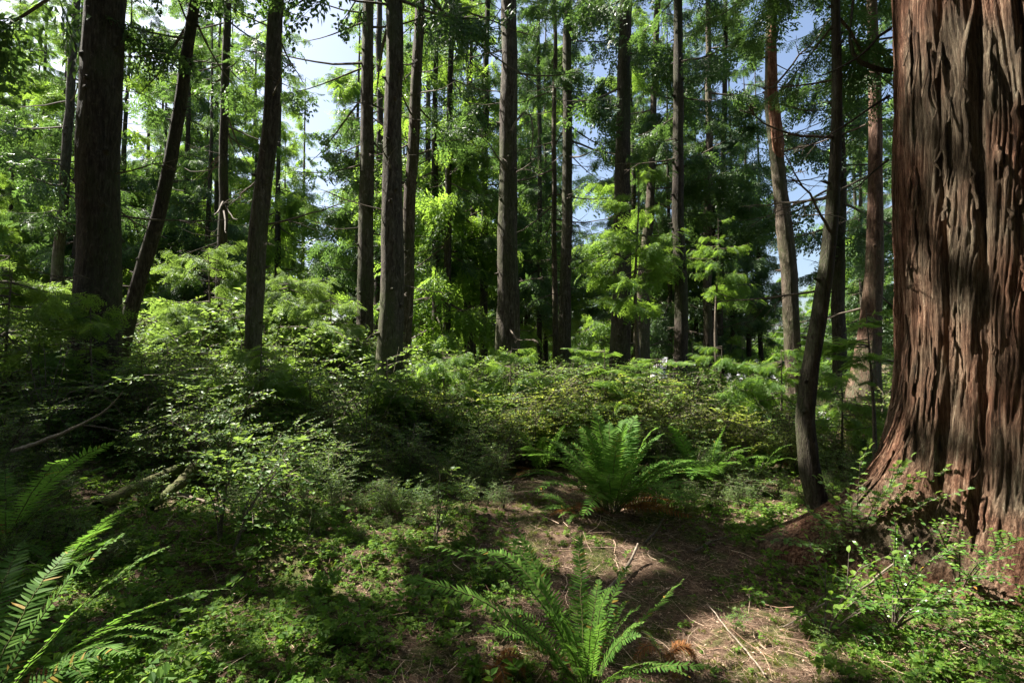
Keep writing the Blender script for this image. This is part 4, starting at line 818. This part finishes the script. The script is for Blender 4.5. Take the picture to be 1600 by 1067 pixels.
log('fallen_branch', 'second thin stick leaning on the mossy hump, farther left', [gp(465, 868, .0), P(478, 845, 4.1), P(490, 828, 4.1)], [.006, .005, .003], 'bark_pale', 'branch', 6, 1, 9)
log('fallen_branch', 'straight pale twig crossing the sunlit litter at the lower right', [gp(1105, 950, .03), gp(1150, 1005, .03), gp(1195, 1062, .03)], [.003, .005, .005], 'bark_pale', 'branch', 6, 0, 10)
log('fallen_branch', 'long thin twig lying behind the right litter patch', [gp(1080, 775, .05), gp(1150, 790, .04), gp(1230, 812, .05)], [.004, .007, .006], 'bark_pale', 'branch', 6, 1, 11)
log('fallen_branch', 'bare branch leaning out of the holly-like shrub towards the path', [gp(1225, 985, .02), P(1290, 940, 3.0), P(1345, 922, 3.1), P(1395, 880, 3.2)], [.004, .006, .007, .005], 'bark_pale', 'branch', 7, 2, 12)
log('fallen_branch', 'short thick stick beside the sunlit patch under the largest fern', [gp(1085, 865, .02), gp(1110, 852, .03), gp(1135, 845, .04)], [.008, .009, .006], 'bark_twig', 'branch', 7, 1, 13)
log('fallen_branch', 'thin crooked twig in the dark ground cover at the lower left', [gp(280, 960, .02), gp(292, 1000, .03), gp(318, 1020, .02)], [.003, .006, .005], 'bark_twig', 'branch', 6, 1, 14)
log('dead_stem', 'thin bleached stem standing beside the needle path', [gp(683, 850, 0), P(683, 800, 4.6), P(687, 735, 4.6)], [.009, .006, .003], 'bark_pale', 'dead stem', 6, 7, 15)

# ------------------------------------------------------------------ trees of the wood behind (copies sharing meshes) and the far mass
r6 = np.random.default_rng(404)
def wood_ok(px, d, r):
    if abs(px - 924) < 12 + 850 / d: return False
    if abs(px - 1262) < 12 + 900 / d and d < 75: return False
    if 1030 < px < 1330 and d < 42: return False
    if px > 1000 and r.random() < .38: return False
    q = np.array([(px - 800) / F * d, d]) - LP[:, :2]; sh = S[:2] / np.linalg.norm(S[:2]); al = q @ sh; ac = abs(q @ np.array([sh[1], -sh[0]]))
    if ((al > 1.5) & (al < 13) & (ac < .5 + .35 * LR)).any(): return False
    return True
PROTO = []
for k in range(5):
    h = [15, 18, 21, 17, 20][k]; zf = np.arange(0, h, 1.0); pth = np.stack([.06 * np.sin(zf * .6 + k), 0 * zf, zf], 1)
    cb = MB(); crown(cb, r6, pth, 1.5 + .6 * k, h, 64, 2.6, BR_M, tone=[-.1, .05, .15, 0, .2][k]); tb = MB(); tube(tb, pth, np.linspace(.16, .02, len(pth)), 9, m=0)
    PROTO.append((build('crown', cb, [M['cedar'] if k in (1, 3) else M['hemlock'], M['bark_twig']], link=False).data, build('trunk', tb, M['bark_dark'], smooth=True, link=False).data))
WOOD = []
while len(WOOD) < 84:
    d = r6.uniform(14.5, 36); px = r6.uniform(-350, 1850); x = (px - 800) / F * d
    if not wood_ok(px, d, r6) or any((x - a) ** 2 + (d - b) ** 2 < 3.4 for a, b in WOOD): continue
    WOOD.append((x, d)); gz = float(H(x, d)); k = int(r6.integers(0, 5)) if px < 620 or r6.random() < .72 else int(r6.choice([1, 3])); s_ = r6.uniform(.85, 1.2) + (.25 if d > 24 and px < 1000 else 0)
    root = thing('background_conifer', 'slender foliage-clad conifer of the sunlit wood behind the large trunks', 'tree', (x, d, gz), 'conifers of the wood behind')
    root.rotation_euler = (0, 0, r6.uniform(0, 6.28)); root.scale = (s_, s_, s_)
    for nm, dt in zip(('crown', 'trunk'), PROTO[k]): o = bpy.data.objects.new(nm, dt); C.objects.link(o); o.parent = root
for k in range(26):      # unseen rest of the wood behind the viewpoint, added to darken the shade
    a = R(195 + 150 * (k + .5) / 26); d = 6.5 + 5.5 * (k % 3) + r6.uniform(0, 2); x = d * math.cos(a) + 2.5; y = d * math.sin(a) - 1.5; s_ = r6.uniform(.9, 1.2)
    root = thing('background_conifer', 'unseen conifer of the same wood, added behind the viewpoint to deepen the shade', 'tree', (x, y, float(H(x, y))), 'unseen conifers behind the viewpoint')
    root.rotation_euler = (0, 0, r6.uniform(0, 6.28)); root.scale = (s_, s_, s_)
    for nm, dt in zip(('crown', 'trunk'), PROTO[k % 5]): o = bpy.data.objects.new(nm, dt); C.objects.link(o); o.parent = root
for k in range(7):       # conifers standing this side of the driveway
    px = 1045 + 24 * k + r6.uniform(-5, 5); d = r6.uniform(17, 22.5); x = (px - 800) / F * d; s_ = r6.uniform(.75, 1.0)
    root = thing('background_conifer', 'conifer standing in front of the pale driveway, its crown closing the gap above the roof', 'tree', (x, d, float(H(x, d))), 'conifers before the driveway')
    root.rotation_euler = (0, 0, r6.uniform(0, 6.28)); root.scale = (s_ * .8, s_ * .8, s_)
    for nm, dt in zip(('crown', 'trunk'), PROTO[(1, 3)[k % 2]]): o = bpy.data.objects.new(nm, dt); C.objects.link(o); o.parent = root
mb = MB(); n = 0
while n < 80:
    d = r6.uniform(37, 85); px = r6.uniform(-300, 1850)
    if not wood_ok(px, d, r6) or (px > 880 and n % 3): continue
    n += 1; g0 = ground_pt(px, d); h = r6.uniform(18, 30) if px < 880 else r6.uniform(12, 24)
    if 1150 < px < 1330: h = r6.uniform(10, 14)
    zf = np.arange(g0[2], g0[2] + h, 1.5); pth = np.stack([g0[0] + 0 * zf, g0[1] + 0 * zf, zf], 1)
    crown(mb, r6, pth, g0[2] + .6, g0[2] + h, 44, r6.uniform(3.0, 4.2), BR_C, tone=r6.uniform(-.1, .3)); tube(mb, pth, np.linspace(.25, .03, len(pth)), 7, m=1)
for k in range(48):
    d = r6.uniform(36, 58); px = 610 + 8 * k + r6.uniform(-4, 4); g0 = ground_pt(px, d); h = (1.6 + .17 * d - g0[2]) * r6.uniform(.75, 1.08)
    zf = np.arange(g0[2], g0[2] + h, 1.0); pth = np.stack([g0[0] + 0 * zf, g0[1] + 0 * zf, zf], 1); crown(mb, r6, pth, g0[2] + .1, g0[2] + h, 34, 2.2, BR_C, tone=-.1, start=1)
for k in range(20):
    d = r6.uniform(62, 82); px = 1000 + 17 * k + r6.uniform(-8, 8); g0 = ground_pt(px, d); h = r6.uniform(12.5, 16.5)
    zf = np.arange(g0[2], g0[2] + h, 1.2); pth = np.stack([g0[0] + 0 * zf, g0[1] + 0 * zf, zf], 1); crown(mb, r6, pth, g0[2] + .3, g0[2] + h, 44, 3.6, BR_C, tone=.3)
fw = build('distant_wood', mb, [M['hemlock'], M['bark_twig']]); tag(fw, 'mass of sunlit conifers closing off the view behind the trunks', 'trees', kind='stuff')

# ------------------------------------------------------------------ beyond the trees: house, fence, car, pole and wires
def box(mb, c, s, m=0):
    c = np.array(c); s = np.array(s) / 2; v = np.array([[x, y, z] for x in (-1, 1) for y in (-1, 1) for z in (-1, 1)]) * s + c
    mb.add(v, [(0, 1, 3, 2), (4, 6, 7, 5), (0, 4, 5, 1), (2, 3, 7, 6), (0, 2, 6, 4), (1, 5, 7, 3)], m=m)
hx, hy = 13.0, 33.0; hz = float(H(hx, hy)); hl = np.array([hx, hy, hz]); house = thing('house', 'low pale house with a light roof seen between the trunks', 'house', hl)
mb = MB(); box(mb, (0, 2.5, 1.25), (7, 5, 2.5)); build('wall', mb, M['siding'], house)
mb = MB(); v = [(-3.9, -.6, 2.35), (3.9, -.6, 2.35), (3.9, 2.5, 3.9), (-3.9, 2.5, 3.9), (-3.9, 5.6, 2.35), (3.9, 5.6, 2.35)]; v2 = [(x, y, z + .16) for x, y, z in v]
mb.add(v + v2, [(0, 3, 2, 1), (3, 4, 5, 2), (6, 7, 8, 9), (9, 8, 11, 10), (0, 1, 7, 6), (1, 2, 8, 7), (2, 5, 11, 8), (5, 4, 10, 11), (4, 3, 9, 10), (3, 0, 6, 9)]); build('roof', mb, M['roof'], house)
mb = MB(); mb.add([(-3.49, 0, 2.5), (-3.49, 5, 2.5), (-3.49, 2.5, 3.85), (3.49, 0, 2.5), (3.49, 5, 2.5), (3.49, 2.5, 3.85)], t=[(0, 2, 1), (3, 4, 5)]); build('gable', mb, M['siding'], house)
for x in (-2.3, 2.1):
    mb = MB(); box(mb, (x, -.03, 1.5), (1.3, .06, 1.1)); w = build('window', mb, M['white'], house); mb = MB(); box(mb, (x, -.07, 1.5), (1.1, .03, .9)); build('pane', mb, M['glass'], w)
mb = MB(); box(mb, (0, -.03, 1.05), (.95, .06, 2.1)); w = build('door', mb, M['white'], house); mb = MB(); box(mb, (.35, -.09, 1.0), (.05, .05, .05)); build('handle', mb, M['wire'], w)
fx, fy = 8.6, 24.5; fl_ = np.array([fx, fy, float(H(fx + 1, fy))]); fence = thing('picket_fence', 'white picket fence beside the driveway', 'fence', fl_)
mb = MB()
for k in range(14): box(mb, (k * .17, 0, .5), (.08, .025, 1.0))
build('pickets', mb, M['white'], fence); mb = MB(); box(mb, (1.1, .035, .3), (2.3, .04, .08)); box(mb, (1.1, .035, .8), (2.3, .04, .08)); build('rail', mb, M['white'], fence)
for x in (-.12, 2.35): mb = MB(); box(mb, (x, .03, .58), (.1, .1, 1.16)); build('post', mb, M['white'], fence)
def ucar(loc, rz):
    car = thing('parked_car', 'white parked car standing on the pale driveway', 'car', loc); car.rotation_euler = (0, 0, rz)
    pr = [(-2.1, .35), (-2.15, .75), (-1.9, .95), (-1.2, 1.05), (-.6, 1.45), (.9, 1.5), (1.6, 1.05), (2.05, .95), (2.15, .6), (2.1, .35)]
    mb = MB(); W = .86; n = len(pr); V = []
    for sy in (-1, 1):
        for x, z in pr: V.append((x, sy * (W - max(0, z - 1) * .35), z))
    Q = [(k, (k + 1) % n, (k + 1) % n + n, k + n) for k in range(n)]; mb.add(V, Q); c0 = len(V)
    for s in (0, n): mb.add(np.array(V[s:s + n]), t=[(0, k, k + 1) for k in range(1, n - 1)])
    body = build('body', mb, M['carpaint'], car)
    mb = MB()
    for sy in (-1, 1): mb.add([(-.95, sy * .81, 1.06), (1.35, sy * .81, 1.06), (.85, sy * .715, 1.4), (-.5, sy * .715, 1.4)], [(0, 1, 2, 3)])
    build('window', mb, M['glass'], car)
    for x in (-1.35, 1.35):
        for sy in (-1, 1):
            mb = MB(); tube(mb, [(x, sy * .72, .33), (x, sy * .9, .33)], .33, 20, m=0); w = build('wheel', mb, M['rubber'], car, smooth=True); mb = MB(); tube(mb, [(x, sy * .9, .33), (x, sy * .915, .33)], .19, 16, m=0); build('rim', mb, M['wire'], w)
cx, cy = 14.3, 29.5; ucar((cx, cy, float(H(cx, cy)) + .03), .2)
# second small white roof shape: shed
def pole(px, d, h, label):
    b_ = ground_pt(px, d); root = thing('utility_pole', label, 'utility pole', b_, 'utility poles along the far road'); mb = MB(); z_ = np.linspace(-.3, h, 8); tube(mb, np.stack([0 * z_, 0 * z_, z_], 1), np.linspace(.14, .09, 8), 10, m=0); build('pole', mb, M['pole'], root, smooth=True)
    mb = MB(); box(mb, (0, -.1, h - .5), (2.0, .1, .12)); ca = build('crossarm', mb, M['pole'], root)
    for x in (-.9, 0, .9): mb = MB(); tube(mb, [(x, -.1, h - .44), (x, -.1, h - .28)], [.04, .02], 8, m=0); build('insulator', mb, M['white'], ca)
    return b_, h
pa = pole(1163, 46, 7.5, 'grey utility pole seen right of the slim pair of trunks'); pb = pole(1420, 50, 7.5, 'utility pole hidden behind the cedars'); pc = pole(880, 44, 7.5, 'utility pole behind the sun-speckled trunk')
for k, dz in enumerate((.28, .9, 1.5, 2.1)):
    for (A, B) in ((pa, pb), (pc, pa)):
        q = np.linspace(0, 1, 12)[:, None]; a_ = A[0] + [0, -.1, A[1] - dz]; b_ = B[0] + [0, -.1, B[1] - dz]; c = a_ * (1 - q) + b_ * q; c[:, 2] -= 4 * .35 * (q * (1 - q))[:, 0]
        mb = MB(); tube(mb, c, .018, 5, m=0); o = build('power_line', mb, M['wire'], loc=c[0]); nm = ['top', 'second', 'third', 'lowest'][k]; tag(o, f'{nm} overhead wire running {"right" if A is pa else "left"} from the grey utility pole', 'wire', 'overhead wires beyond the wood')

# ------------------------------------------------------------------ world, sun, camera, render look
sc = bpy.context.scene; w = bpy.data.worlds.new('World'); sc.world = w; w.use_nodes = True; nt = w.node_tree; nt.nodes.clear()
sky = nt.nodes.new('ShaderNodeTexSky'); sky.sky_type = 'NISHITA'; sky.sun_disc = False; sky.sun_elevation = R(SUN_EL); sky.sun_rotation = math.atan2(S[0], S[1]); sky.air_density = 1.0; sky.dust_density = 3.0
bg = nt.nodes.new('ShaderNodeBackground'); bg.inputs[1].default_value = .058; o_ = nt.nodes.new('ShaderNodeOutputWorld'); nt.links.new(sky.outputs[0], bg.inputs[0]); nt.links.new(bg.outputs[0], o_.inputs[0])
sl = bpy.data.lights.new('sun', 'SUN'); sl.energy = 5.0; sl.angle = R(.5); sl.color = (1, .95, .86); so = bpy.data.objects.new('sun', sl); C.objects.link(so)
so.rotation_euler = Vector(tuple(S)).to_track_quat('Z', 'Y').to_euler(); so.location = (0, 0, 30)
cm = bpy.data.cameras.new('camera'); cm.lens = 18; cm.sensor_width = 36; cm.clip_end = 2000; cm.clip_start = .05; co = bpy.data.objects.new('camera', cm); C.objects.link(co)
co.location = (0, 0, CAMZ); co.rotation_euler = (R(90) + PITCH, 0, 0); sc.camera = co
sc.view_settings.view_transform = 'Standard'; sc.view_settings.look = 'None'; sc.view_settings.exposure = 2.15; sc.view_settings.gamma = 1
for o in bpy.data.objects:
    if o.type == 'MESH' and len(o.data.polygons) == 0: print('EMPTY MESH', o.name)
print('faces', sum(len(m.polygons) for m in bpy.data.meshes), 'objects', len(bpy.data.objects))
